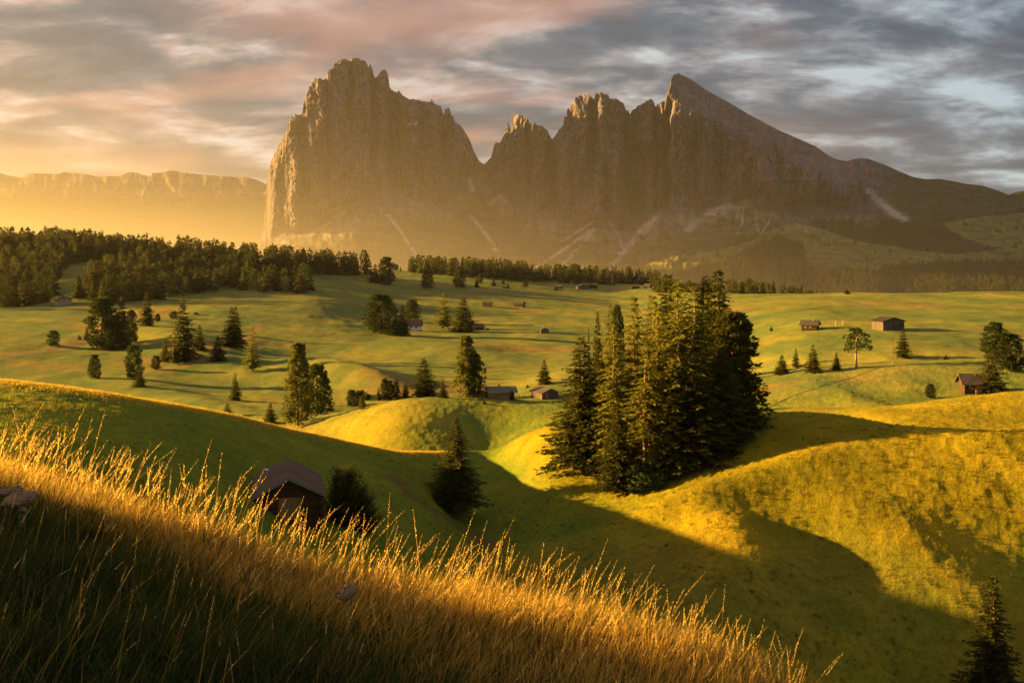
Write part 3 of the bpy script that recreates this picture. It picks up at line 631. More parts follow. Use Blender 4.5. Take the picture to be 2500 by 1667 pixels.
# -- clump on the hill
T('bigspruce0', 1420, 1150, 822, 150, 'broad dark spruce sweeping to the ground at the left end of the big clump')
T('bigspruce1', 1462, 1120, 868, 110, 'shorter dark spruce tucked behind the left end of the big clump', Y=168)
T('opentreeb', 1498, 1135, 790, 115, 'mid height ragged spruce between the broad dark spruce and the bare trunks', Y=160)
T('opentreeb', 1548, 1135, 722, 125, 'narrow pointed golden green spruce at the left shoulder of the big clump', Y=164)
T('opentree', 1578, 1118, 850, 130, 'small spruce with bare lower trunk and dead drooping branches over the leafy bush', Y=156)
T('opentreeb', 1594, 1120, 720, 130, 'spruce with forked ragged tip next to the pointed one on the clump shoulder', Y=170)
T('opentreeb', 1606, 1130, 745, 120, 'sparse spruce whose second bare trunk shows in the gap of the clump', Y=160)
T('bigspruce2', 1633, 1110, 672, 150, 'tall spruce with blunt broken looking top in the middle of the clump', Y=175)
T('opentreeb', 1656, 1120, 684, 165, 'tallest golden front tree of the clump with sunlit straight trunk', Y=158)
T('opentreeb', 1694, 1115, 697, 150, 'golden tree with thin sunlit trunk right of the clump centre', Y=160, rz=2.1)
T('bigspruce0', 1722, 1100, 674, 120, 'thin dark spruce just left of the highest tip of the clump', Y=174)
T('bigspruce1', 1752, 1090, 655, 150, 'dark spruce with long drooping boughs forming the highest tip of the clump', Y=170)
T('bigpine', 1790, 1078, 762, 128, 'dense blackish tree forming the right edge of the big clump', Y=164)
T('bigspruce2', 1764, 1090, 850, 125, 'low dark spruce filling the right foot of the big clump', Y=159)
T('bigspruce0', 1700, 1110, 900, 150, 'low bushy spruce at the shaded front foot of the big clump', Y=155)
T('bigspruce1', 1640, 1125, 960, 120, 'young spruce under the golden front trees of the clump', Y=154)
T('bigspruce2', 1506, 1160, 985, 90, 'young golden spruce just left of the leafy bush', Y=153)
T('spruce0', 1459, 0, 762, 40, 'dark spruce on the slope rising behind the left side of the clump', Y=330)
T('larch', 1489, 0, 740, 42, 'pale yellowish larch rising behind the left side of the clump', Y=340)
T('pine1', 1507, 0, 746, 32, 'rounded dark pine beside the yellowish larch behind the clump', Y=338)
T('spruce1', 1437, 0, 803, 18, 'slim small spruce left of the dark one behind the clump', Y=325)
# -- valley
T('bigspruce0', 1112, 1240, 1018, 112, 'large dark conical spruce standing alone in the shaded valley')
T('bigspruce2', 1096, 1246, 1132, 80, 'smaller spruce growing against the front of the lone valley spruce')
T('bigspruce1', 2422, 1800, 1403, 145, 'spruce with a thin leader in the bottom right corner of the photo', ymin=60)
# -- left meadow
G = 'single trees scattered over the left meadow'
for a in (
 ('pine0', 250, 850, 728, 62, 'broad dark stone pine at the left of the meadow clump below the chalet'),
 ('spruce0', 297, 851, 724, 46, 'spruce with a spiky tip in the middle of the meadow clump below the chalet'),
 ('pine1', 275, 852, 770, 45, 'low stone pine filling the front of the meadow clump below the chalet'),
 ('pine2', 320, 838, 757, 30, 'narrow stone pine at the right of the meadow clump below the chalet'),
 ('spruce1', 358, 795, 715, 36, 'tall dark tree standing a little apart upslope of the meadow clump'),
 ('spruce2', 212, 829, 795, 14, 'small slim tree touching the left side of the meadow clump'),
 ('pine0', 130, 844, 807, 27, 'solitary small dome shaped pine far left on the meadow'),
 ('spruce2', 194, 829, 816, 10, 'tiny spruce between the dome shaped pine and the meadow clump'),
 ('pine2', 385, 784, 766, 13, 'tiny round tree right of the tree standing apart upslope'),
 ('spruce0', 446, 880, 729, 64, 'tallest tree of the group on the diagonal slope, with pointed top'),
 ('pine1', 425, 778, 760, 20, 'small round tree behind the tallest tree of the diagonal slope'),
 ('spruce1', 487, 856, 793, 29, 'medium spruce hugging the right side of the tallest diagonal slope tree'),
 ('spruce2', 403, 882, 826, 26, 'small spruce hugging the left side of the tallest diagonal slope tree'),
 ('pine0', 381, 902, 868, 20, 'lowest little pine at the left foot of the diagonal slope group'),
 ('spruce1', 566, 847, 751, 48, 'twin tipped dark spruce on the crest of the diagonal slope'),
 ('spruce2', 576, 845, 749, 38, 'second stem of the pair on the crest of the diagonal slope'),
 ('spruce0', 532, 880, 820, 38, 'smaller spruce downhill of the twin tipped pair'),
 ('pine2', 231, 925, 866, 28, 'column shaped pine on the dim lower meadow above the golden rim'),
 ('pine1', 327, 925, 842, 34, 'tall narrow pine on the dim lower meadow, left of a smaller one'),
 ('spruce0', 341, 944, 903, 32, 'small cone shaped spruce leaning on the tall narrow pine'),
 ('spruce2', 574, 977, 911, 28, 'slim spruce alone on the dark slope below the lens of pale grass'),
 ('spruce1', 555, 1022, 985, 34, 'spruce peeping over the golden rim of the green hill'),
 ('larch', 616, 905, 797, 38, 'greyish green larch on the slope left of the tall yellow larch'),
 ('goldpine', 727, 1036, 838, 58, 'tall yellow sunlit tree, brightest of the left meadow'),
 ('pine2', 776, 1012, 890, 62, 'dark pine with orange left side right beside the tall yellow tree'),
 ('spruce0', 660, 1036, 984, 34, 'small dark spruce left of the foot of the tall yellow tree'),
 ('spruce1', 806, 1004, 974, 20, 'small spruce at the left foot of the sunlit knoll'),
 ('pine1', 858, 990, 952, 20, 'leftmost little tree on the sunlit knoll crest'),
 ('larch', 873, 991, 960, 19, 'yellowish little larch on the sunlit knoll crest'),
 ('goldpine', 884, 999, 971, 15, 'smallest yellow sapling standing in the golden patch of the knoll')):
    T(*a[:5], label=a[5], ymin=200)
# -- middle meadow
for a in (
 ('pine0', 929, 813, 718, 62, 'big broad pine, leftmost beside the white house'),
 ('spruce1', 962, 819, 742, 42, 'dark cone shaped spruce between the broad pine and the slim spruce by the house'),
 ('spruce2', 983, 818, 746, 34, 'slim spruce directly left of the white house wall'),
 ('pine1', 1006, 786, 732, 34, 'rounded tree behind the roof of the white house'),
 ('larch', 1083, 802, 716, 38, 'light green larch between the white house and the big round spruce'),
 ('spruce0', 1131, 810, 725, 60, 'big full spruce with a shed against its right side'),
 ('pine2', 1044, 703, 661, 27, 'squat dark tree alone high on the meadow, largest below the tree line'),
 ('pine0', 1123, 702, 659, 27, 'pine with visible trunk high on the meadow right of the squat tree'),
 ('spruce1', 1164, 702, 676, 12, 'thin tree, lower of the leaning pair high on the meadow'),
 ('pine2', 1173, 691, 668, 13, 'bushy tree, upper of the leaning pair high on the meadow'),
 ('spruce2', 1205, 698, 676, 12, 'tiny bottle shaped spruce right of the leaning pair'),
 ('spruce0', 1228, 693, 678, 10, 'tiny upper tree of the little trio on the high meadow'),
 ('spruce1', 1230, 704, 695, 7, 'smallest tree of the little trio on the high meadow'),
 ('spruce2', 1239, 704, 690, 10, 'tiny lower right tree of the little trio on the high meadow'),
 ('pine1', 1284, 699, 684, 13, 'tiny round tree alone right of the little trio'),
 ('spruce0', 1357, 709, 697, 10, 'tiny tree touching the left wall of a small grey hut'),
 ('spruce1', 916, 690, 645, 30, 'left tree of the pair at the right end of the wood'),
 ('pine0', 943, 695, 628, 34, 'right taller tree of the pair at the right end of the wood'),
 ('spruce2', 978, 662, 651, 6, 'tiny sapling on the skyline gap between wood and tree line'),
 ('pine1', 965, 660, 645, 14, 'small bushy tree on the skyline gap between wood and tree line'),
 ('spruce1', 1329, 938, 878, 32, 'dark spruce on the slope behind the grey barn'),
 ('spruce2', 1288, 946, 938, 8, 'tiny sapling between the stone roofed chalet and the grey barn'),
 ('spruce0', 1035, 968, 874, 64, 'big spruce with sunlit left side on the knoll crest'),
 ('spruce2', 1082, 971, 925, 21, 'small spruce between the big knoll spruce and the tall pine'),
 ('goldpine', 1138, 970, 820, 46, 'tall narrow orange lit pine left of the stone roofed chalet'),
 ('pine1', 1158, 970, 864, 46, 'rounder pine merging with the tall orange lit pine'),
 ('spruce1', 924, 976, 943, 12, 'first small spruce of the knoll row, lowest one'),
 ('pine2', 939, 974, 924, 19, 'second tree of the knoll row, rounded top'),
 ('pine0', 951, 974, 929, 19, 'third tree of the knoll row, slightly lower'),
 ('spruce2', 967, 974, 915, 25, 'fourth tree of the knoll row, the highest and pointed'),
 ('spruce0', 990, 970, 928, 19, 'last tree of the knoll row beside the big knoll spruce'),
 ('spruce1', 1182, 986, 972, 9, 'tiny sapling on the green bank below the chalet porch'),
 ('spruce0', 1250, 976, 950, 13, 'small spruce in front of the right corner of the chalet')):
    T(*a[:5], label=a[5], ymin=232)
# -- right side
for a in (
 ('spruce0', 1909, 914, 866, 34, 'medium spruce nearest the big clump on the right slope'),
 ('spruce1', 1943, 897, 851, 18, 'slim small spruce right of the one nearest the big clump'),
 ('spruce2', 1985, 909, 842, 38, 'widest cone shaped spruce of the right slope row'),
 ('spruce0', 2042, 903, 860, 21, 'narrow blunt tree left of the crooked open pine'),
 ('openpine', 2092, 896, 801, 60, 'crooked open pine with bare pale trunk'),
 ('spruce1', 2205, 873, 803, 34, 'dark spruce right of the crooked pine, below the large barn'),
 ('spruce2', 2309, 878, 865, 12, 'tiny dark tree on the right ridge line'),
 ('pine0', 2429, 880, 787, 52, 'dark tree behind the log hut, left of the round one'),
 ('pine1', 2465, 905, 814, 58, 'big round black looking pine on the right edge'),
 ('spruce0', 2419, 959, 861, 66, 'full spruce covering the right end of the log hut'),
 ('pine2', 2272, 972, 937, 23, 'lone oval bushy tree left of the log hut'),
 ('spruce2', 1883, 808, 794, 8, 'tiny sapling left of the little hut with two windows'),
 ('spruce1', 2068, 718, 705, 13, 'tiny spruce alone on the plateau skyline')):
    T(*a[:5], label=a[5], ymin=244 if a[1] == 2419 else 228)

# -- woods: the nearest trees one by one, the mass behind as one object
def lineup(path, n, hp, group, label, kinds, jit=5, ymin=300, rs=random):
    P = np.array(path, float); d = np.concatenate([[0], np.cumsum(np.hypot(*(np.diff(P, axis=0).T)))])
    for k in range(n):
        s = d[-1] * (k + rs.uniform(.1, .9)) / n; u = np.interp(s, d, P[:, 0]); v = np.interp(s, d, P[:, 1]) + rs.uniform(-jit, jit)
        h = hp * rs.uniform(.75, 1.2); kn = rs.choice(kinds)
        T(kn, u, v, v - h, h * rs.uniform(.36, .5), label=label, group=group, ymin=ymin)
FK = ['farspruce0', 'farspruce1', 'farspruce2', 'farpine0', 'farpine1', 'farspruce0', 'farspruce2']
g1 = 'trees along the front of the wood on the left'; l1 = 'dark conifer in the front rows of the wood covering the left rise'
random.seed(21)
lineup([(-10,752),(60,745),(110,738),(135,722)], 16, 62, g1, l1, FK, 4)
lineup([(180,722),(260,738),(380,732),(470,716),(560,700),(640,708),(700,712),(760,712)], 52, 60, g1, l1, FK, 5)
lineup([(0,720),(80,715),(130,705)], 12, 56, g1, l1, FK, 5)
lineup([(220,700),(320,706),(440,696),(560,680),(640,672),(720,664)], 34, 54, g1, l1, FK, 6)
g3 = 'trees along the lower wood edge right of the clearing'; l3 = 'dark conifer of the wood edge sloping down to the white house meadow'
lineup([(740,664),(800,668),(860,672),(900,674)], 16, 50, g3, l3, FK, 3)
g2 = 'trees of the level tree line under the rock faces'; l2 = 'small conifer in the level tree line under the rock faces'
lineup([(1004,664),(1060,668),(1160,676),(1280,684),(1400,690),(1500,694),(1560,694),(1615,692)], 62, 36, g2, l2, FK + ['farlarch'], 3, ymin=700)
g4 = 'trees of the dip right of the big clump'; l4 = 'dull green conifer in the strip of wood right of the big clump top'
random.seed(5)

def forest_mass(name, spots, kinds, label, group=None, low=False):
    """many trees in one mesh: spots = (x, Y, z, H, W)"""
    V_, Q_, off = [], [], 0
    for k, (x, y, z, H, W) in enumerate(spots):
        kn = kinds[k % len(kinds)]; me = KINDS[kn][1]
        co = _cache[kn]; a = random.uniform(0, 6.28); ca, sa = math.cos(a), math.sin(a); s = W / (KINDS[kn][2] * .92)
        v = np.empty_like(co); v[:, 0] = (co[:, 0]*ca - co[:, 1]*sa) * s + x; v[:, 1] = (co[:, 0]*sa + co[:, 1]*ca) * s + y; v[:, 2] = co[:, 2] * H + z
        V_.append(v); Q_.append(quads(len(co) // 4) + off); off += len(co)
    me = mesh_np(name, np.concatenate(V_), np.concatenate(Q_), [M['spruce']])
    return obj(name, me, kind='stuff', label=label, cat='wood')
_cache = {}
for k in range(3):
    _cache[f'farspruce{k}'] = spruce_crown(160 + k, 12, 6, .1, .15, R=.25, t0=.02)[:].copy()
    _cache[f'farpine{k}'] = pine_crown(170 + k, 26, 10, R=.26, t0=.06, csize=.1, size=.11)
    _cache[f'tiny{k}'] = spruce_crown(190 + k, 6, 5, .2, .26, R=.26, t0=.0); KINDS[f'tiny{k}'] = (None, None, np.percentile(np.abs(_cache[f'tiny{k}'][:, 0]), 96.5) * 2)
spots = []
rs = random.Random(3)
def fill(poly, n, hp):
    P = np.array(poly, float); lo, hi = P.min(0), P.max(0); c = 0
    while c < n:
        u, v = rs.uniform(lo[0], hi[0]), rs.uniform(lo[1], hi[1])
        if not inpoly(np.array([u]), np.array([v]), poly)[0]: continue
        p = ground(u, v, 420); h = hp * rs.uniform(.75, 1.2) / F * p.y; spots.append((p.x, p.y, p.z, h, h * rs.uniform(.34, .48))); c += 1
fill([(-60,600),(0,604),(200,612),(400,628),(600,646),(760,662),(900,672),(880,676),(760,672),(640,680),(520,690),(420,705),(330,712),(230,708),(205,690),(280,668),(300,650),(200,640),(120,690),(40,715),(-60,720)], 620, 50)
fill([(-60,600),(0,604),(250,616),(500,640),(880,668),(880,672),(500,655),(250,634),(0,630),(-60,630)], 240, 48)
fill([(-1100,585),(-60,600),(-60,722),(-500,730),(-1100,700)], 420, 50)
forest_mass('wood_on_rise', spots, ['farspruce0', 'farpine0', 'farspruce1', 'farspruce2', 'farpine1'], 'dense dark conifer wood covering the rise on the left')
spots = []
fill([(1000,655),(1180,664),(1400,678),(1600,690),(1610,694),(1400,690),(1180,676),(1004,662)], 190, 34)
for k in range(120):
    u = rs.uniform(1600, 2010); Y = rs.uniform(930, 1080); x = (u - CX) / F * Y; vt = np.interp(u, [1600, 1700, 1830, 1940, 2010], [672, 690, 682, 700, 714]) + rs.uniform(-3, 9)
    z = hgt(x, Y); h = max(-(vt - HZ) / F * Y - z, 6); spots.append((x, Y, z, h, 6.5))
forest_mass('tree_line', spots, ['farspruce0', 'farspruce1', 'farpine0', 'farspruce2'], 'level line of dark conifers behind the far edge of the meadow')
# woods on the mountain slopes
spots = []
def mfill(n, cond, lo, hi, hp):
    c = 0
    while c < n:
        m = 4000; U = RS.uniform(lo[0], hi[0], m); Vv = RS.uniform(lo[1], hi[1], m); ok = cond(U, Vv); U, Vv = U[ok], Vv[ok]
        Y = massif_pts(U, Vv)
        for u, v, y in zip(U, Vv, Y):
            if c >= n: break
            h = hp * rs.uniform(.6, 1.2); spots.append(((u - CX) / F * y, y, -(v - HZ) / F * y - 6, h / F * y + 6, h * .5 / F * y)); c += 1
def cond(U, Vv):
    edge = poly_interp([(1500,668),(1560,655),(1700,625),(1780,600),(1840,575),(1900,560),(1960,545),(2050,540),(2140,560),(2200,552),(2300,560),(2330,600),(2500,620),(2700,620)], U) + 12 * fbm(U / 18, Vv / 18, 3, 6)
    r = Vv > edge
    for m_ in MEADOWS: r &= ~inpoly(U, Vv, m_)
    return r
mfill(5200, cond, (1500, 540), (2650, 725), 13)
mfill(900, lambda U, Vv: (fbm(U / 30, Vv / 14, 3, 8) > .32) & (Vv > poly_interp(CLIFF, U) + 25), (1500, 500), (2600, 660), 8)
mfill(1500, lambda U, Vv: (fbm(U / 50, Vv / 16, 3, 18) > .1), (640, 590), (1560, 690), 9)
forest_mass('mountain_forest', spots, ['tiny0', 'tiny1', 'tiny2'], 'hazy spruce forest on the slopes below the rock faces')

# -- shrubs
def shrub(name, u, v, w, h, label, mat, seed, blobs=14, per=90, size=.09, ymin=60, tips=0, Y=None, stem=True):
    p = ground(u, v, ymin) if Y is None else Vector(((u - CX) / F * Y, Y, hgt((u - CX) / F * Y, Y)))
    me = mesh_np(name + '_leaves', shrub_crown(seed, blobs, per, size), quads(blobs * per), [mat])
    o = empty(name, p, 0, label=label, cat='shrub'); c = obj('foliage', me, o); c.scale = (w / F * p.y, w / F * p.y, h / F * p.y)
    if stem:
        m = MB()
        for k in range(5):
            a = k * 1.3; r = w / F * p.y * .25; m.tube([(0, 0, -.1), (r * .5 * math.cos(a), r * .5 * math.sin(a), h / F * p.y * .3), (r * math.cos(a), r * math.sin(a), h / F * p.y * .6)], [.06, .045, .02], 5)
        m.build('stem', M['bark'], o)
    return o
shrub('leafy_bush', 1572, 1192, 120, 82, 'bright green leafy bush at the front foot of the big tree clump', M['leafy'], 301, 26, 150, .07)
shrub('leafy_bush', 1620, 1160, 110, 60, 'darker leafy bush behind the bright one at the clump foot', M['leafy'], 302, 20, 120, .08)
shrub('pale_bush', 268, 848, 26, 24, 'pale grey green bush in front of the left meadow clump', M['willow'], 303, 10, 60, .14, 200)
shrub('dark_bush', 868, 972, 42, 30, 'dark rounded bush behind the small trees of the knoll', M['pine'], 304, 12, 60, .12, 232)
shrub('dark_bush', 890, 975, 30, 22, 'lower dark bush touching the right side of the rounded one', M['pine'], 305, 10, 60, .12, 232)
shrub('low_bush', 480, 768, 16, 8, 'flat dark bush right of the tallest diagonal slope tree', M['pine'], 306, 8, 40, .16, 232)
shrub('dark_bush', 1189, 807, 14, 8, 'small brown round bush beside the shed by the full spruce', M['bark'], 307, 8, 40, .16, 232)
shrub('sunlit_bush', 1182, 966, 34, 22, 'glowing orange bush at the left wall of the stone roofed chalet', M['larch'], 308, 12, 60, .12, 250)
# conifer scrub beside the cabin: three stems grown together
for (u, v, vt, w, lab) in ((826, 1268, 1148, 58, 'left stem of the dark pine scrub beside the brown cabin'), (852, 1285, 1143, 70, 'middle and tallest dark pine of the scrub beside the brown cabin'), (886, 1295, 1196, 66, 'right hand low pine of the scrub beside the brown cabin')):
    T('scrub', u, v, vt, w, label=lab, ymin=60)

# ----------------------------------------------------------------------------- huts
def hut(name, u, v, w, l, hw, rise, rz, label, wall='greylog', roof='shingle', over=.5, ymin=60, cat='hut', door=None, windows=(), chimney=None, plinth=None, board=None, hip=0, z_off=0, Y=None, extra=None):
    """gabled building; front gable faces -y locally, ridge runs along y; w = gable width, l = length"""
    p = ground(u, v, ymin) if Y is None else Vector(((u - CX) / F * Y, Y, hgt((u - CX) / F * Y, Y)))
    o = empty(name, p + Vector((0, 0, z_off)), rz, label=label, cat=cat); a, b = w / 2, l / 2
    m = MB()
    g = [(-a, -b, -1.2), (a, -b, -1.2), (a, -b, hw), (0, -b, hw + rise), (-a, -b, hw)]
    m.poly(g, (0, l, 0)); m.build('wall', M[wall], o)
    k = rise / a; t = .16; m = MB()
    for s in (-1, 1):
        e = [(s * (a + over), -b - over, hw - over * k + .02), (0, -b - over, hw + rise + .02), (0, -b - over, hw + rise + .02 + t), (s * (a + over), -b - over, hw - over * k + .02 + t)]
        if hip and s: pass
        m.poly(e, (0, l + 2 * over, 0))
    rf = m.build('roof', M[roof], o)
    if board:
        for yy in (-b - over - .05, b + over):
            top = [(q * (a + over + .02), yy, hw - over * k + t + .04) for q in (-1, 1)]; low = [(q * (a + over + .02), yy, hw - over * k - .14) for q in (-1, 1)]
            m = MB(); m.poly([low[0], (0, yy, hw + rise - .14), low[1], top[1], (0, yy, hw + rise + t + .04), top[0]], (0, .05, 0)); m.build('barge_board', M[board], o)
    if door:
        for (dx, dw, dh) in door:
            d = MB().box(dx - dw/2, dx + dw/2, -b - .06, -b, 0.0, dh).build('door', M['door'], o)
            MB().box(dx - dw/2 - .1, dx + dw/2 + .1, -b - .09, -b - .003, dh + .003, dh + .14).build('lintel', M['board'], o)
    for (side, pos, z0, ww, wh, fm) in windows:
        if side == 'f': bx = (pos - ww/2, pos + ww/2, -b - .05, -b)
        elif side == 'l': bx = (-a - .05, -a, pos - ww/2, pos + ww/2)
        elif side == 'r': bx = (a, a + .05, pos - ww/2, pos + ww/2)
        fr = MB().box(*bx, z0, z0 + wh).build('window', M[fm], o)
        q = .16 * ww
        if side == 'f': pb = [(pos - ww/2 + q, pos - .03, -b - .07, -b - .03), (pos + .03, pos + ww/2 - q, -b - .07, -b - .03)]
        elif side == 'l': pb = [(-a - .07, -a - .03, pos - ww/2 + q, pos - .03), (-a - .07, -a - .03, pos + .03, pos + ww/2 - q)]
        else: pb = [(a + .03, a + .07, pos - ww/2 + q, pos - .03), (a + .03, a + .07, pos + .03, pos + ww/2 - q)]
        pm = MB()
        for q_ in pb: pm.box(*q_, z0 + .15 * wh, z0 + .85 * wh)
        pm.build('pane', M['glass'], fr)
    if chimney:
        cx, cy, cw, ch, cm = chimney; zr = hw + rise - abs(cx) * k
        MB().box(cx - cw/2, cx + cw/2, cy - cw/2, cy + cw/2, zr - .3, zr + ch).box(cx - cw/2 - .06, cx + cw/2 + .06, cy - cw/2 - .06, cy + cw/2 + .06, zr + ch + .002, zr + ch + .09).build('chimney', M[cm], rf)
    if plinth:
        MB().box(-a - .12, a + .12, -b - .12, b + .12, -1.3, plinth).build('plinth', M['stone'], o)
    return o
R_ = math.radians
# the brown cabin below the near grass
cab = hut('log_cabin', 703, 1250, 6.3, 9.6, 2.55, 1.6, R_(13), 'reddish brown log cabin with metal roof below the golden grass', 'logs', 'rust', .55, 70, 'cabin', door=None, board='board', z_off=.35)
a_, b_ = 3.15, 4.8
m = MB()
for k in range(9):           # log courses of the front wall, with the ends standing proud at the corners
    z = .13 + k * .25
    m.tube([(-a_ - .28, -b_ - .03, z), (-.95, -b_ - .03, z)], .125, 8); m.tube([(1.1, -b_ - .03, z), (a_ + .28, -b_ - .03, z)], .125, 8)
for k in range(9):
    z = .0 + k * .25 + .002
    for s in (-1, 1): m.tube([(s * (a_ + .03), -b_ - .3, z + .13), (s * (a_ + .03), b_ + .3, z + .13)], .125, 8)
m.build('log_course', M['logs'], cab, smooth=True)
for s in (-1, 1):
    x0, x1 = (-.9, .06) if s < 0 else (.1, 1.06)
    d = MB().box(x0, x1, -b_ - .12, -b_ - .003, .0, 2.0).build('door', M['door'], cab)
    MB().box(x1 - .18 if s < 0 else x0 + .1, x1 - .1 if s < 0 else x0 + .18, -b_ - .17, -b_ - .123, .95, 1.1).build('handle', M['metal'], d)
MB().box(-1.05, 1.2, -b_ - .16, -b_ - .004, 2.003, 2.18).box(-1.05, -.93, -b_ - .16, -b_ - .004, 0, 2.0).box(1.09, 1.2, -b_ - .16, -b_ - .004, 0, 2.0).build('door_frame', M['door'], cab)
m = MB().box(-2.9, -1.15, -b_ - .62, -b_ - .25, .42, .48)
m.build('bench', M['board'], cab)
m = MB()
for x in (-2.75, -2.0, -1.3): m.box(x - .05, x + .05, -b_ - .56, -b_ - .3, -.5, .417)
m.build('bench_leg', M['plank'], cab)
fl = MB().tube([(-2.2, 1.0, 2.7), (-2.2, 1.0, 3.95)], .1, 10).build('flue', M['metal'], cab)
MB().lathe([(.02, 0), (.27, .03), (.27, .09), (.02, .2)], 12).build('flue_plate', M['white'], fl); fl.children[0].location = (-2.2, 1.0, 3.96)
MB().tube([(-2.2, 1.0, 4.1), (-2.2, 1.0, 4.5)], [.06, .1], 8).build('cowl', M['glass'], fl)
m = MB(); m.box(2.0, 3.7, -2.6, -2.5, 0, .07, rot=None); g = m.build('snow_guard', M['metal'], cab); g.rotation_euler = (0, math.atan(1.6 / 3.15), 0); g.location = (.42, 0, 4.0)

def LW(*a): return a
hut('wooden_chalet', 154, 744, 8.5, 7.0, 3.9, 1.7, R_(35), 'small chalet with white lower wall and orange timber top below the left wood', 'honey', 'redroof', .9, 300, 'chalet', windows=[('f', -1.8, 2.5, 1.0, .9, 'white'), ('f', 1.8, 2.5, 1.0, .9, 'white'), ('r', 0, 2.4, 1.0, .9, 'white')], chimney=(1.8, 1.5, .8, 1.4, 'white'), plinth=1.9, board='plank')
hut('white_house', 1010, 806, 6.8, 9.0, 3.2, 3.2, R_(90), 'small white walled house with faded red roof behind dark spruces', 'white', 'redroof', .8, 300, 'house', windows=[('l', 1.3, 1.3, 1.1, 1.2, 'shutter'), ('l', -1.8, 1.3, 1.1, 1.2, 'shutter')], chimney=(1.0, 1.0, .7, 1.2, 'white'), plinth=.3, board='plank')
hut('grey_shed', 1164, 805, 5.4, 7.5, 1.8, 1.9, R_(115), 'low dark shed leaning on the right side of the full spruce', 'darklog', 'redroof', .6, 300, 'shed', board='plank')
hut('hay_barn', 1190, 748, 5, 7.2, 2.1, 1.4, R_(85), 'honey coloured hay barn with a small annex, left of the pair above the white house', 'honey', 'shingle', .5, 300, 'barn', board='plank')
hut('hay_barn', 1268, 749, 5.5, 7.6, 2.5, 1.8, R_(68), 'grey brown hay barn with steep roof, right of the pair above the white house', 'greylog', 'shingle', .6, 300, 'barn', board='plank')
hut('hay_barn', 1329, 814, 4.6, 4.6, 2.2, 1.25, R_(4), 'tiny grey hut with its gable to the viewer, alone on the middle meadow', 'greylog', 'shingle', .3, 300, 'hut', board='plank')
hut('hay_barn', 1364, 705, 4.5, 7.5, 2.2, 1.6, R_(75), 'low grey hut with a tiny tree at its left wall', 'greylog', 'shingle', .5, 300, 'hut')
hut('hay_barn', 1421, 706, 11, 7.5, 2.6, 2.0, R_(12), 'wide grey gabled hut, left of the two standing close together', 'greylog', 'darkroof', .5, 300, 'hut', board='board')
hut('hay_barn', 1448, 704, 6, 8.6, 3.4, 1.6, R_(84), 'taller brown hut, right of the two standing close together', 'darklog', 'shingle', .6, 300, 'hut')
hut('hay_barn', 1552, 705, 5.5, 7.0, 2.4, 1.7, R_(80), 'dark little hut just left of the clump top, with striped wall', 'darklog', 'shingle', .6, 300, 'hut')
hut('hay_barn', 1582, 704, 5.5, 6.0, 2.6, 2.0, R_(60), 'pale little hut touching the left edge of the clump top', 'greylog', 'shingle', .6, 300, 'hut')
ch = hut('stone_roofed_chalet', 1224, 972, 5.0, 6.0, 1.95, .95, R_(-82), 'timber chalet with pale stone weighted roof and sunlit porch on the knoll', 'honey', 'paleroof', .75, 245, 'chalet', windows=[('r', -1.5, .95, .7, .65, 'lit'), ('r', -.3, .95, .5, .65, 'lit')], chimney=(.2, -.6, .5, .6, 'lit'), plinth=.35, board='board')
m = MB()
rnd = random.Random(4)
for k in range(46):
    x = rnd.uniform(.4, 2.7); y = rnd.uniform(-3.0, 3.0); z = 1.95 + .95 - x * .38 + .22; s = rnd.uniform(.07, .14)
    m.box(x - s, x + s, y - s * 1.4, y + s * 1.4, z - .03, z + s, rot=Matrix.Rotation(rnd.uniform(0, 3), 3, 'Z'))
m.build('roof_stones', M['stone'], ch)
m = MB().box(2.6, 3.5, -2.9, -.8, .9, .98)
for y in (-2.8, -1.9, -.9): m.box(3.42, 3.5, y - .04, y + .04, -.6, 1.6)
m.box(3.42, 3.5, -2.76, -.94, 1.603, 1.68); m.build('balcony', M['honey'], ch)
hut('grey_barn', 1330, 969, 6.0, 7.0, 1.75, 1.25, R_(28), 'weathered grey barn with patchy brown roof right of the chalet', 'greylog', 'shingle', .55, 245, 'barn', door=[(-1.2, .9, 1.5)], board='board')
hut('small_cabin', 1978, 804, 5.2, 6.6, 2.3, 1.7, R_(62), 'little cabin with pale roof and two bright windows on the right meadow', 'darklog', 'shingle', .8, 300, 'cabin', windows=[('l', 1.5, .9, .9, .7, 'white'), ('l', -.6, .9, .9, .7, 'white')], chimney=(-.4, -1.5, .5, .7, 'stone'), board='plank')
bn = hut('large_barn', 2168, 804, 10.5, 8.0, 3.7, 1.5, R_(16), 'large dark barn with low gabled roof on the right meadow', 'greylog', 'darkroof', .7, 300, 'barn', board='darkroof', windows=[])
MB().box(1.5, 4.5, -5.0, -4.003, 1.9, 2.0, rot=Matrix.Rotation(.25, 3, 'X')).build('canopy', M['shingle'], bn)
lh = hut('log_hut', 2385, 957, 5.6, 7.4, 2.5, 1.9, R_(83), 'old log hut with orange lit window half hidden by a spruce on the right', 'darklog', 'shingle', .75, 244, 'hut', windows=[('l', 2.3, 1.15, .75, .8, 'lit')], board='plank')
MB().box(-2.86, -2.803, -1.9, 1.2, 1.25, 1.75).build('lit_board', M['honey'], lh)
MB().box(-3.4, -2.87, -.2, 1.2, -.3, .9).build('wood_chest', M['door'], lh)
MB().box(-3.2, -2.803, -1.9, 2.0, 1.0, 1.08).build('shelf', M['honey'], lh)
MB().tube([(-3.3, .55, 1.85), (-.2, .55, 4.45)], .08, 6).build('roof_ladder', M['honey'], lh)

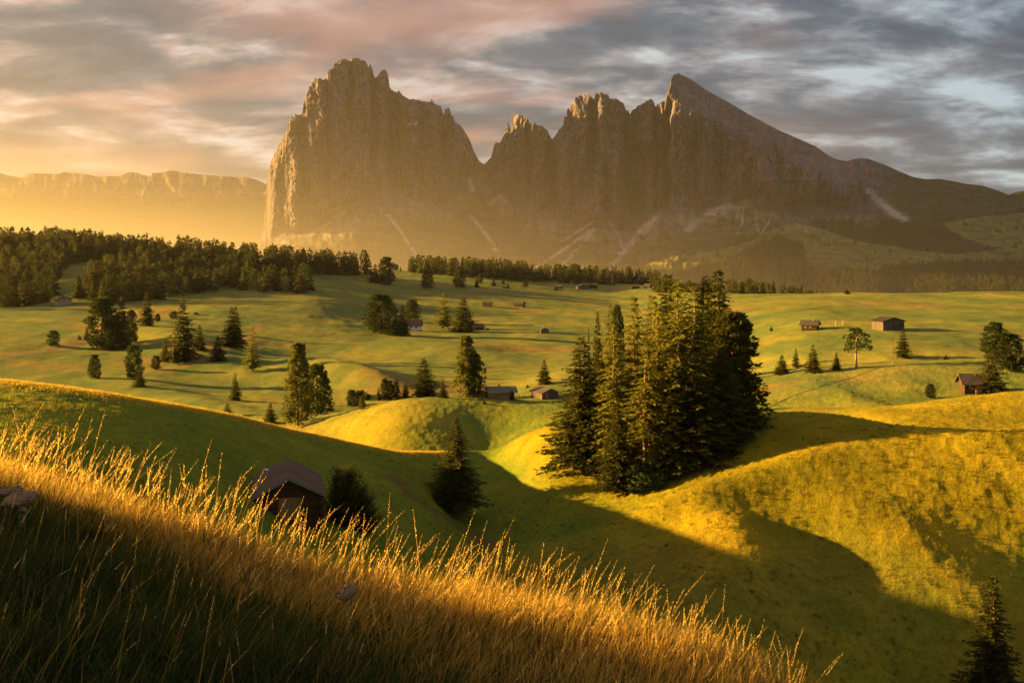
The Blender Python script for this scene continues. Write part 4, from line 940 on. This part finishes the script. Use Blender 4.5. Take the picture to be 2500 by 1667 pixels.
# small things
p = ground(2146, 803, 300)
t = empty('red_trailer', p, R_(10), label='small red trailer parked against the front of the large barn', cat='trailer')
MB().box(-2.3, 2.0, -.7, .7, .35, 1.15).build('body', M['red'], t)
for s in (-1, 1): MB().tube([(-.3, s*.85 - .1, .32), (-.3, s*.85 + .1, .32)], .32, 12).build('wheel', M['glass'], t)
MB().box(2.003, 3.0, -.06, .06, .4, .48).build('drawbar', M['metal'], t)
p = ground(2049, 795, 300)
t = empty('football_goal', p, R_(5), label='faint white goal frame on the meadow between small cabin and large barn', cat='goal')
MB().tube([(-1.7, 0, -.2), (-1.7, 0, 2.0)], .05, 6).tube([(1.7, 0, -.2), (1.7, 0, 2.0)], .05, 6).tube([(-1.75, 0, 2.05), (1.75, 0, 2.05)], .05, 6).build('frame', M['white'], t)
MB().tube([(-1.7, 0.06, 1.95), (-1.7, 1.0, -.1)], .025, 5).tube([(1.7, 0.06, 1.95), (1.7, 1.0, -.1)], .025, 5).tube([(-1.7, 1.0, .02), (1.7, 1.0, .02)], .025, 5).build('net_stay', M['white'], t)
for (u, v, h, lab) in ((2180, 890, 9.0, 'thin grey dead trunk between the crooked pine and the dark spruce'), (422, 888, 22, 'thin pale dead trunk in front of the tallest diagonal slope tree')):
    p = ground(u, v, 232); o = empty('dead_tree', p, 0, label=lab, cat='dead tree')
    MB().tube([(0, 0, -.3), (.05, 0, h * .5), (.1, 0, h)], [.13, .09, .03], 7).build('trunk', M['palebark'], o)
    m = MB()
    for k in range(7):
        z = h * (.4 + .08 * k); a = k * 2.4; m.tube([(.08, 0, z), (.08 + math.cos(a) * .7, math.sin(a) * .7, z + .15)], [.03, .01], 4)
    m.build('branch', M['palebark'], o)
def fence(u0, v0, u1, v1, n, label, ymin=245, h=1.1):
    a, b = ground(u0, v0, ymin), ground(u1, v1, ymin); o = empty('wooden_fence', a, 0, label=label, cat='fence')
    pr = None
    for k in range(n):
        q = a.lerp(b, k / (n - 1)); q.z = hgt(q.x, q.y); q = q - a
        MB().box(q.x - .06, q.x + .06, q.y - .06, q.y + .06, q.z - .3, q.z + h).build('post', M['fence'], o)
        if pr is not None:
            for f_ in (.45, .9): MB().tube([(pr.x, pr.y - .09, pr.z + h * f_), (q.x, q.y - .09, q.z + h * f_)], .05, 5).build('rail', M['fence'], o)
        pr = q
fence(1250, 968, 1268, 970, 3, 'short pale fence at the right end of the stone roofed chalet')
# two grazing cattle: one continuous body each
def cow(u, v, rz, label):
    p = ground(u, v, 300); me = bpy.data.meshes.new('cow')
    pts = [((0,0,1.05),.36),((.55,0,1.08),.35),((-.55,0,1.1),.33),((.95,0,1.1),.2),((1.25,0,.75),.13),((1.4,0,.4),.12),((1.5,0,.2),.08),
           ((.5,.22,.7),.13),((.5,.22,.35),.075),((.5,.22,.0),.07),((.5,-.22,.7),.13),((.52,-.22,.35),.075),((.5,-.22,.0),.07),
           ((-.6,.22,.75),.17),((-.7,.22,.4),.08),((-.62,.22,.0),.07),((-.6,-.22,.75),.17),((-.7,-.22,.4),.08),((-.62,-.22,.0),.07),((-.9,0,1.1),.05),((-.98,0,.6),.03)]
    ed = [(0,1),(0,2),(1,3),(3,4),(4,5),(5,6),(1,7),(7,8),(8,9),(1,10),(10,11),(11,12),(2,13),(13,14),(14,15),(2,16),(16,17),(17,18),(2,19),(19,20)]
    me.from_pydata([q for q, r in pts], ed, []); o = bpy.data.objects.new('cow', me); link(o); tag(o, label, 'cow', None)
    sk = o.modifiers.new('skin', 'SKIN'); sb = o.modifiers.new('sub', 'SUBSURF'); sb.levels = sb.render_levels = 1
    for k, (q, r) in enumerate(pts): me.skin_vertices[0].data[k].radius = (r, r)
    me.skin_vertices[0].data[0].use_root = True; me.materials.append(M['cow'])
    o.location = p; o.rotation_euler = (0, 0, rz); o.scale = (1.25, 1.25, 1.25)
cow(834, 712, R_(200), 'left of two dark cattle grazing below the wood edge')
cow(844, 714, R_(165), 'right of two dark cattle grazing below the wood edge')

# mushrooms in the near grass
def mat_cap():
    m, n, o = nt('scaly_mushroom_cap'); g = coords(n, 'Object'); f = noise(n, 60, 4, .7, g)
    c = ramp(n, f, [(.40, (.10, .05, .025)), (.50, (.30, .19, .10)), (.8, (.46, .31, .18))]); surf(n, o, c, .8, bumpn(n, f, .6, .006), .2, .15); return m
M['cap'] = mat_cap(); M['stem'] = mat_plain('pale_mushroom_stem', (.42, .34, .26), .8, 20, .2)
def mushroom(u, v, Y, diam, tilt, label):
    x = (u - CX) / F * Y; zc = -(v - HZ) / F * Y; zg = hgt(x, Y); R = diam / 2
    o = empty('parasol_mushroom', (x, Y, zg), 0, label=label, cat='mushroom'); h = zc - zg
    MB().tube([(0, .01, -.05), (.004, 0, h * .5), (0, 0, h - .01)], [.013, .009, .008], 10).build('stem', M['stem'], o, smooth=True)
    c = MB().lathe([(.004, .022), (R*.15, .024), (R*.25, .016), (R*.6, .014), (R*.88, .004), (R, -.010), (R*1.0, -.020), (R*.92, -.018), (R*.5, -.010), (.01, -.012)], 40)
    for w in c.bm.verts: w.co.z += .008 * math.sin(3 * math.atan2(w.co.y, w.co.x) + u) * (w.co.xy.length / R) ** 2
    q = c.build('cap', M['cap'], o, smooth=True); q.location = (0, 0, h); q.rotation_euler = tilt
mushroom(12, 1198, 7.3, .22, (R_(3), R_(-9), 0), 'upper parasol mushroom at the left edge, cut off by the frame')
mushroom(46, 1214, 7.1, .24, (R_(5), R_(-12), .4), 'lower parasol mushroom overlapping the first one at the left edge')
mushroom(845, 1441, 6.2, .14, (R_(14), R_(-10), 0), 'single pale parasol mushroom in the shaded near grass')
mushroom(56, 1243, 7.0, .05, (R_(10), 0, 0), 'tiny mushroom under the lower parasol mushroom')

# ----------------------------------------------------------------------------- grass
def blades(x, y, h, w, lean, segs, col_lo, col_hi, rs, bend=.5, z=None):
    """curved tapering strips; lean = (dx, dy) of the tip per metre of height"""
    n = len(x); z = height(x, y) if z is None else z
    az = rs.uniform(0, 3.14159, n); wx = np.cos(az) * w; wy = np.sin(az) * w
    t = np.linspace(0, 1, segs + 1); V_ = np.empty((n, (segs + 1) * 2, 3), np.float32)
    for k, q in enumerate(t):
        cx = x + lean[0] * h * q ** (1 + bend); cy = y + lean[1] * h * q ** (1 + bend); cz = z - .02 + h * q * (1 - .18 * q * np.hypot(lean[0], lean[1]))
        f = (1 - q ** 1.6) * .9 + .1
        V_[:, 2*k] = np.stack([cx - wx * f, cy - wy * f, cz], 1); V_[:, 2*k+1] = np.stack([cx + wx * f, cy + wy * f, cz], 1)
    base = (np.arange(n) * (segs + 1) * 2)[:, None]
    Fs = np.concatenate([base + np.array([[2*k, 2*k+1, 2*k+3, 2*k+2]]) for k in range(segs)], 0)
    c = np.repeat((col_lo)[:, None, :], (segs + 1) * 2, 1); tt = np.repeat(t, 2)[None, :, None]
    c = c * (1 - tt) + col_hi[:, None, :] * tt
    return V_.reshape(-1, 3), Fs, c.reshape(-1, 3)
def near_grass():
    rs = np.random.RandomState(5); Vs, Fs, Cs = [], [], []; off = 0
    def add(v, f, c):
        nonlocal off
        Vs.append(v); Fs.append(f + off); Cs.append(c); off += len(v)
    n = 150000
    y = 3.1 + (12.5 - 3.1) * rs.rand(n) ** .9; s = rs.uniform(-.56, .42, n); x = s * y
    keep = rs.rand(n) < np.clip(y / 7.5, .35, 1); x, y = x[keep], y[keep]; n = len(x)
    cl = np.clip(.5 + 1.3 * fbm(x / .5, y / .5, 3, 201), 0, 1); h = (.07 + .15 * rs.rand(n)) * (.55 + .8 * cl)
    lx = .30 + .55 * fbm(x / .8, y / .8, 2, 202) + rs.normal(0, .32, n); ly = rs.normal(0, .35, n) + .4 * fbm(x / .7, y / .7, 2, 203)
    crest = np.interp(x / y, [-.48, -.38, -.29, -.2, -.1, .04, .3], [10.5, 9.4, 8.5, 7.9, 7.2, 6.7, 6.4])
    kk = sstep(-2.8, -1.0, y - crest)  # straw blades coloured brighter on the lit crest, darker in the shade below
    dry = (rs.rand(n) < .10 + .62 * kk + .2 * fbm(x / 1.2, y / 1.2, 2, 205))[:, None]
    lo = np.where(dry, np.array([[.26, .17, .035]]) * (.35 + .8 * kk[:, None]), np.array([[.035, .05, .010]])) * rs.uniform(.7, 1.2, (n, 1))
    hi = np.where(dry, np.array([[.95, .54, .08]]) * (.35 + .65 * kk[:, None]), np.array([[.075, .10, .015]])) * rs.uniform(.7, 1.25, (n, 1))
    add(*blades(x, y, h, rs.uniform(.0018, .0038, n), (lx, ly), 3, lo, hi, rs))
    n = 5200; y = 3.4 + 7.6 * rs.rand(n); s = rs.uniform(-.56, .42, n); x = s * y; g = rs.uniform(.7, 1.3, (n, 1))
    add(*blades(x, y, rs.uniform(.08, .24, n), rs.uniform(.005, .010, n), (rs.normal(.2, .6, n), rs.normal(0, .6, n)), 4, np.array([[.03, .05, .01]]) * g, np.array([[.08, .12, .02]]) * g, rs, 1.0))
    # fine straw-coloured stems
    n = 17000; y = 3.4 + 8.6 * rs.rand(n); s = rs.uniform(-.56, .42, n); x = s * y; kq = sstep(-2.6, -.9, y - np.interp(s, [-.48, -.38, -.29, -.2, -.1, .04, .3], [10.5, 9.4, 8.5, 7.9, 7.2, 6.7, 6.4]))
    kp = rs.rand(n) < .10 + .9 * kq; x, y, s = x[kp], y[kp], s[kp]; n = len(x)
    h = rs.uniform(.16, .32, n); g = rs.uniform(.7, 1.2, (n, 1))
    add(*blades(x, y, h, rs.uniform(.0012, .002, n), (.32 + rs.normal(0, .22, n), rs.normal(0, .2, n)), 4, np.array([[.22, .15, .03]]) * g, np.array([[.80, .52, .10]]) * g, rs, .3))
    # the same sward beside and behind the camera, coarser
    n = 60000; x = rs.uniform(-20, 9, n); y = rs.uniform(-6, 14, n); sd = x / np.maximum(y, .5); kp = (sd < -.54) | (sd > .40) | (y < 3.3); x, y = x[kp], y[kp]; kp = (x ** 2 + y ** 2 > 1.5) & ((np.abs(x / np.maximum(y, .01)) > .5) | (y < 0) | (y > 3.0)); x, y = x[kp], y[kp]; n = len(x); g = rs.uniform(.7, 1.25, (n, 1))
    dry = rs.rand(n, 1) < .35; lo = np.where(dry, np.array([[.18, .12, .03]]), np.array([[.035, .05, .010]])) * g; hi = np.where(dry, np.array([[.6, .38, .08]]), np.array([[.075, .10, .015]])) * g
    add(*blades(x, y, rs.uniform(.08, .26, n), rs.uniform(.004, .008, n), (.3 + rs.normal(0, .3, n), rs.normal(0, .35, n)), 3, lo, hi, rs))
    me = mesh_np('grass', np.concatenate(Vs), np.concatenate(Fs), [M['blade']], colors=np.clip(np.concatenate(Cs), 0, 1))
    obj('grass', me, kind='stuff', label='dense mixed green and straw grass on the near slope', cat='grass')
    # flowering stalks with seed heads
    Vs, Fs, Cs = [], [], []; off = 0
    n = 1500
    cu = rs.uniform(-60, 1960, n); yc = np.interp(cu, [0, 250, 500, 720, 1000, 1350, 2100], [10.5, 9.4, 8.5, 7.9, 7.2, 6.7, 6.4]); y = yc + rs.normal(.1, .75, n)
    far = rs.rand(n) < .15; y[far] = rs.uniform(3.9, 8, far.sum()); y = np.maximum(y, 3.8)
    x = (cu - CX) / F * y; h = (.18 + .44 * rs.rand(n) ** 1.4) * np.where(rs.rand(n) < .10, 1.3, 1) * np.interp(cu, [0, 1200, 2100], [1.2, .95, .72]); h[far] *= .75
    lx = .34 + rs.normal(0, .2, n); lx[cu > 1500] -= .14; ly = rs.normal(0, .15, n); bend = .25
    g = rs.uniform(.75, 1.2, (n, 1))
    z = height(x, y)
    add(*blades(x, y, h, np.full(n, .0016), (lx, ly), 5, np.array([[.40, .26, .05]]) * g, np.array([[.85, .49, .08]]) * g, rs, bend, z))
    # seed heads: spikelets along the upper quarter of each stalk
    per = 13; q = np.linspace(.72, 1.02, per)
    for k, qq in enumerate(q):
        hh = h; cx = x + lx * hh * qq ** (1 + bend); cy = y + ly * hh * qq ** (1 + bend); cz = z - .02 + hh * qq * (1 - .18 * qq * np.hypot(lx, ly))
        c = np.stack([cx, cy, cz], 1); sgn = 1 if k % 2 else -1
        d = np.stack([lx * .9 + sgn * .30 + rs.normal(0, .1, n), rs.normal(0, .35, n), np.ones(n)], 1)
        L = (.013 + .007 * rs.rand(n)) * np.clip(y / 8, .55, 1.1) * (1.1 - .5 * (k / per)); v = rhombs(c, d, L, L * .26, rs)
        add(v, quads(n), np.repeat(np.array([[.95, .62, .16]]) * g, 4, 0))
    me = mesh_np('seeding_grass', np.concatenate(Vs), np.concatenate(Fs), [M['blade']], colors=np.clip(np.concatenate(Cs), 0, 1))
    obj('seeding_grass', me, kind='stuff', label='tall straw grass stalks with seed heads along the near crest', cat='grass')
near_grass()
def hill_grass():
    rs = np.random.RandomState(9); n = 440000
    u = rs.uniform(-40, 2540, n); y = 60 * (270 / 60) ** rs.rand(n); x = (u - CX) / F * y
    tuft = fbm(x / 1.7, y / 1.7, 3, 301); keep = (rs.rand(n) < .35 + 1.3 * tuft) ; x, y = x[keep], y[keep]; n = len(x)
    h = rs.uniform(.08, .24, n) * (1 + .8 * np.clip(tuft[keep], -.5, 1)); g = rs.uniform(.7, 1.25, (n, 1))
    dry = np.clip(.35 + .8 * fbm(x / 9, y / 12, 3, 303) + rs.normal(0, .2, n), 0, 1)[:, None]
    zt = height(x, y, False); rh = (sstep(-6, 18, x) * sstep(85, 105, y) * (.5 * sstep(-35.5, -30, zt) - .15))[:, None]; dry = np.clip(dry + rh, 0, 1)  # sunlit gold put into the upper right hill's blades, less in the valley
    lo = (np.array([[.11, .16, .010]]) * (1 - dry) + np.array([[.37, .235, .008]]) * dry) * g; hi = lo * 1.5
    v, f, c = blades(x, y, h, rs.uniform(.02, .05, n), (.3 + rs.normal(0, .4, n), rs.normal(0, .4, n)), 1, lo, hi, rs)
    # coarse tussocks standing above the short sward
    m3 = 2600; u3 = rs.uniform(900, 2540, m3); y3 = 88 * (175 / 88) ** rs.rand(m3); x3 = (u3 - CX) / F * y3; k3 = fbm(x3 / 7, y3 / 7, 2, 311) > -.05; x3, y3 = x3[k3], y3[k3]
    nb = 22; xx3 = np.repeat(x3, nb) + rs.normal(0, .16, len(x3) * nb); yy3 = np.repeat(y3, nb) + rs.normal(0, .16, len(x3) * nb); m3 = len(xx3)
    g3 = np.repeat(rs.uniform(.5, 1.3, (len(x3), 1)), nb, 0); l3 = np.where(np.repeat(rs.rand(len(x3), 1), nb, 0) < .5, np.array([[.09, .11, .012]]), np.array([[.30, .21, .02]])) * g3
    v3, f3, c3 = blades(xx3, yy3, rs.uniform(.16, .42, m3), rs.uniform(.015, .03, m3), (.25 + rs.normal(0, .6, m3), rs.normal(0, .6, m3)), 1, l3, l3 * 1.5, rs)
    f = np.concatenate([f, f3 + len(v)]); v = np.concatenate([v, v3]); c = np.concatenate([c, c3])
    # taller golden fringe added along the left hill's crest for its bright rim
    m2 = 26000; uu = rs.uniform(-60, 1120, m2); yc = np.interp(uu, [0, 250, 500, 720, 1000, 1180], [130, 135, 147, 163, 178, 208]) + rs.normal(1.0, 2.6, m2); xx = (uu - CX) / F * yc
    g = rs.uniform(.8, 1.3, (m2, 1)); lo = np.array([[.5, .34, .04]]) * g
    v2, f2, c2 = blades(xx, yc, rs.uniform(.14, .42, m2), rs.uniform(.02, .04, m2), (.3 + rs.normal(0, .4, m2), rs.normal(0, .4, m2)), 1, lo, lo * 1.6, rs)
    f = np.concatenate([f, f2 + len(v)]); v = np.concatenate([v, v2]); c = np.concatenate([c, c2])
    me = mesh_np('hill_grass', v, f, [M['tuft']], colors=np.clip(c, 0, 1))
    obj('hill_grass', me, kind='stuff', label='short tufted grass covering the near hills and valley', cat='grass')
hill_grass()

# ----------------------------------------------------------------------------- air
def vol(name, me, col, dens, g, label):
    m, n, o = nt(name + '_volume'); p = n.nodes.new('ShaderNodeVolumePrincipled'); p.inputs['Color'].default_value = (*col, 1); p.inputs['Density'].default_value = dens; p.inputs['Anisotropy'].default_value = g
    n.links.new(p.outputs[0], o.inputs['Volume']); me.materials.append(m)
    return obj(name, me, kind='stuff', label=label, cat='haze')
def boxmesh(x0, x1, y0, y1, z0, z1):
    b = bmesh.new(); bmesh.ops.create_cube(b, size=1); 
    for v in b.verts: v.co = ((x0+x1)/2 + v.co.x*(x1-x0), (y0+y1)/2 + v.co.y*(y1-y0), (z0+z1)/2 + v.co.z*(z1-z0))
    me = bpy.data.meshes.new('air'); b.to_mesh(me); b.free(); return me
vol('haze', boxmesh(-90000, 90000, -400, 16000, -260, 1500), (.95, .95, 1.0), 1.1e-5, .5, 'thin warm haze over the whole valley')
# valley mist: thick on the valley floor, thinning with height, toward the viewer and to the right
m, n, o = nt('mist_volume'); pv = n.nodes.new('ShaderNodeVolumePrincipled'); pv.inputs['Color'].default_value = (1, .86, .66, 1); pv.inputs['Anisotropy'].default_value = .45
ge = n.nodes.new('ShaderNodeNewGeometry'); sx = n.nodes.new('ShaderNodeSeparateXYZ'); n.links.new(ge.outputs['Position'], sx.inputs[0])
def vm(op, a, b=None):
    x = n.nodes.new('ShaderNodeMath'); x.operation = op
    for q, v in ((x.inputs[0], a), (x.inputs[1], b)):
        if v is None: continue
        if isinstance(v, (int, float)): q.default_value = v
        else: n.links.new(v, q)
    return x.outputs[0]
def vr(src, a, b, c, d):
    x = n.nodes.new('ShaderNodeMapRange'); x.interpolation_type = 'SMOOTHSTEP'; n.links.new(src, x.inputs[0])
    for k, v in enumerate((a, b, c, d)): x.inputs[k + 1].default_value = v
    return x.outputs[0]
hz_ = vm('EXPONENT', vm('MULTIPLY', vm('ADD', sx.outputs['Z'], 100), -1 / 175.0))
gx = vm('DIVIDE', 1.0, vm('ADD', 1.0, vm('EXPONENT', vm('MULTIPLY', vm('ADD', sx.outputs['X'], 350), 1 / 520.0))))
dn = vm('MULTIPLY', vm('MULTIPLY', hz_, gx), vm('MULTIPLY', vr(sx.outputs['Y'], 320, 1900, 0, 1), 4.3e-4))
dn = vm('MULTIPLY', dn, vr(sx.outputs['Z'], 1000, 1350, 1, 0))
n.links.new(dn, pv.inputs['Density']); n.links.new(pv.outputs[0], o.inputs['Volume'])
mme = boxmesh(-9000, 3600, 320, 8800, -255, 1400); mme.materials.append(m)
obj('mist', mme, kind='stuff', label='sunlit golden mist filling the far valley on the left', cat='mist')

# ----------------------------------------------------------------------------- sky, sun, camera
w = bpy.data.worlds.new('World'); scene.world = w; w.use_nodes = True; n = w.node_tree; n.nodes.clear()
out = n.nodes.new('ShaderNodeOutputWorld')
sky = n.nodes.new('ShaderNodeTexSky'); sky.sky_type = 'NISHITA'; sky.sun_disc = False; sky.sun_elevation = SUN_EL; sky.sun_rotation = SUN_AZ % (2 * math.pi)
sky.air_density = 1.5; sky.dust_density = 3; sky.altitude = 1900
b1 = n.nodes.new('ShaderNodeBackground'); b1.inputs[1].default_value = .05; n.links.new(sky.outputs[0], b1.inputs[0])
tc = n.nodes.new('ShaderNodeTexCoord'); sp = n.nodes.new('ShaderNodeSeparateXYZ'); n.links.new(tc.outputs['Generated'], sp.inputs[0])
def mth(op, a, b=None, clamp=False):
    x = n.nodes.new('ShaderNodeMath'); x.operation = op; x.use_clamp = clamp
    for s, v in ((x.inputs[0], a), (x.inputs[1], b)):
        if v is None: continue
        if isinstance(v, (int, float)): s.default_value = v
        else: n.links.new(v, s)
    return x.outputs[0]
zz = mth('MAXIMUM', sp.outputs['Z'], 0.0); den = mth('ADD', zz, .20)
cb = n.nodes.new('ShaderNodeCombineXYZ'); n.links.new(mth('DIVIDE', sp.outputs['X'], den), cb.inputs[0]); n.links.new(mth('DIVIDE', sp.outputs['Y'], den), cb.inputs[1])
mp = n.nodes.new('ShaderNodeMapping'); mp.inputs['Rotation'].default_value = (0, 0, R_(-14)); mp.inputs['Scale'].default_value = (2.6, 3.4, 1); mp.inputs['Location'].default_value = (2.3, 1.7, 0); n.links.new(cb.outputs[0], mp.inputs[0])
cl = noise(n, 1.0, 10, .60, mp.outputs[0], .25)
mp2 = n.nodes.new('ShaderNodeMapping'); mp2.inputs['Scale'].default_value = (1.2, 1.6, 1); mp2.inputs['Location'].default_value = (-4.1, 3.4, 2); n.links.new(cb.outputs[0], mp2.inputs[0])
pk = noise(n, 1.0, 4, .5, mp2.outputs[0], .3)
E = 1 / 3.9
def sc(c): return tuple(x * E for x in c)
# along the frame: peach toward the sun (left), slate blue to the right
side = n.nodes.new('ShaderNodeMapRange'); n.links.new(sp.outputs['X'], side.inputs[0]); side.inputs[1].default_value = -.5; side.inputs[2].default_value = .45
left = ramp(n, cl, [(.41, sc((.10, .125, .16))), (.475, sc((.15, .165, .195))), (.515, sc((.28, .235, .23))), (.56, sc((.46, .33, .28))), (.63, sc((.70, .62, .58)))])
right = ramp(n, cl, [(.41, sc((.052, .088, .135))), (.485, sc((.085, .132, .185))), (.545, sc((.19, .25, .31))), (.64, sc((.42, .54, .61)))])
base = mixc(n, side.outputs[0], left, right)
pf = ramp(n, pk, [(.50, (0, 0, 0)), (.62, (.6, .6, .6))])
pr = n.nodes.new('ShaderNodeMapRange'); n.links.new(sp.outputs['X'], pr.inputs[0]); pr.inputs[1].default_value = .05; pr.inputs[2].default_value = .28; pr.inputs[3].default_value = 1; pr.inputs[4].default_value = .15
pf = mixc(n, 1.0, pf, pr.outputs[0], 'MULTIPLY')
base = mixc(n, pf, base, sc((.58, .29, .21)))
# glow low over the sunward horizon
low = n.nodes.new('ShaderNodeMapRange'); n.links.new(sp.outputs['Z'], low.inputs[0]); low.inputs[1].default_value = .17; low.inputs[2].default_value = .0; low.interpolation_type = 'SMOOTHSTEP'
lf = n.nodes.new('ShaderNodeMapRange'); n.links.new(sp.outputs['X'], lf.inputs[0]); lf.inputs[1].default_value = .05; lf.inputs[2].default_value = -.55
gl = mth('MULTIPLY', low.outputs[0], lf.outputs[0]); gl = mth('MULTIPLY', gl, .42, True)
base = mixc(n, gl, base, sc((.88, .50, .18)))
b2 = n.nodes.new('ShaderNodeBackground'); n.links.new(base, b2.inputs[0]); b2.inputs[1].default_value = 1
cover = ramp(n, cl, [(.3, (1, 1, 1)), (.75, (.90, .90, .90))])
ms = n.nodes.new('ShaderNodeMixShader'); n.links.new(cover, ms.inputs[0]); n.links.new(b1.outputs[0], ms.inputs[1]); n.links.new(b2.outputs[0], ms.inputs[2]); n.links.new(ms.outputs[0], out.inputs[0])

ld = bpy.data.lights.new('sun', 'SUN'); ld.energy = 5.0; ld.angle = R_(.7); ld.color = (1.0, .59, .13)
so = bpy.data.objects.new('sun', ld); link(so)
tosun = Vector((math.sin(SUN_AZ) * math.cos(SUN_EL), math.cos(SUN_AZ) * math.cos(SUN_EL), math.sin(SUN_EL)))
so.rotation_euler = tosun.to_track_quat('Z', 'Y').to_euler()
cd = bpy.data.cameras.new('camera'); cd.sensor_width = 36; cd.lens = F / 2500 * 36; cd.shift_y = -(833.5 - HZ) / 2500; cd.clip_start = .05; cd.clip_end = 60000
co = bpy.data.objects.new('camera', cd); link(co); co.rotation_euler = (R_(90), 0, 0); scene.camera = co
scene.view_settings.view_transform = 'Standard'; scene.view_settings.look = 'None'; scene.view_settings.exposure = 2.1; scene.view_settings.gamma = 1
scene.cycles.use_denoising = True; scene.cycles.max_bounces = 5; scene.cycles.volume_bounces = 0; scene.cycles.transparent_max_bounces = 16; scene.cycles.diffuse_bounces = 3
scene.cycles.sample_clamp_indirect = 6
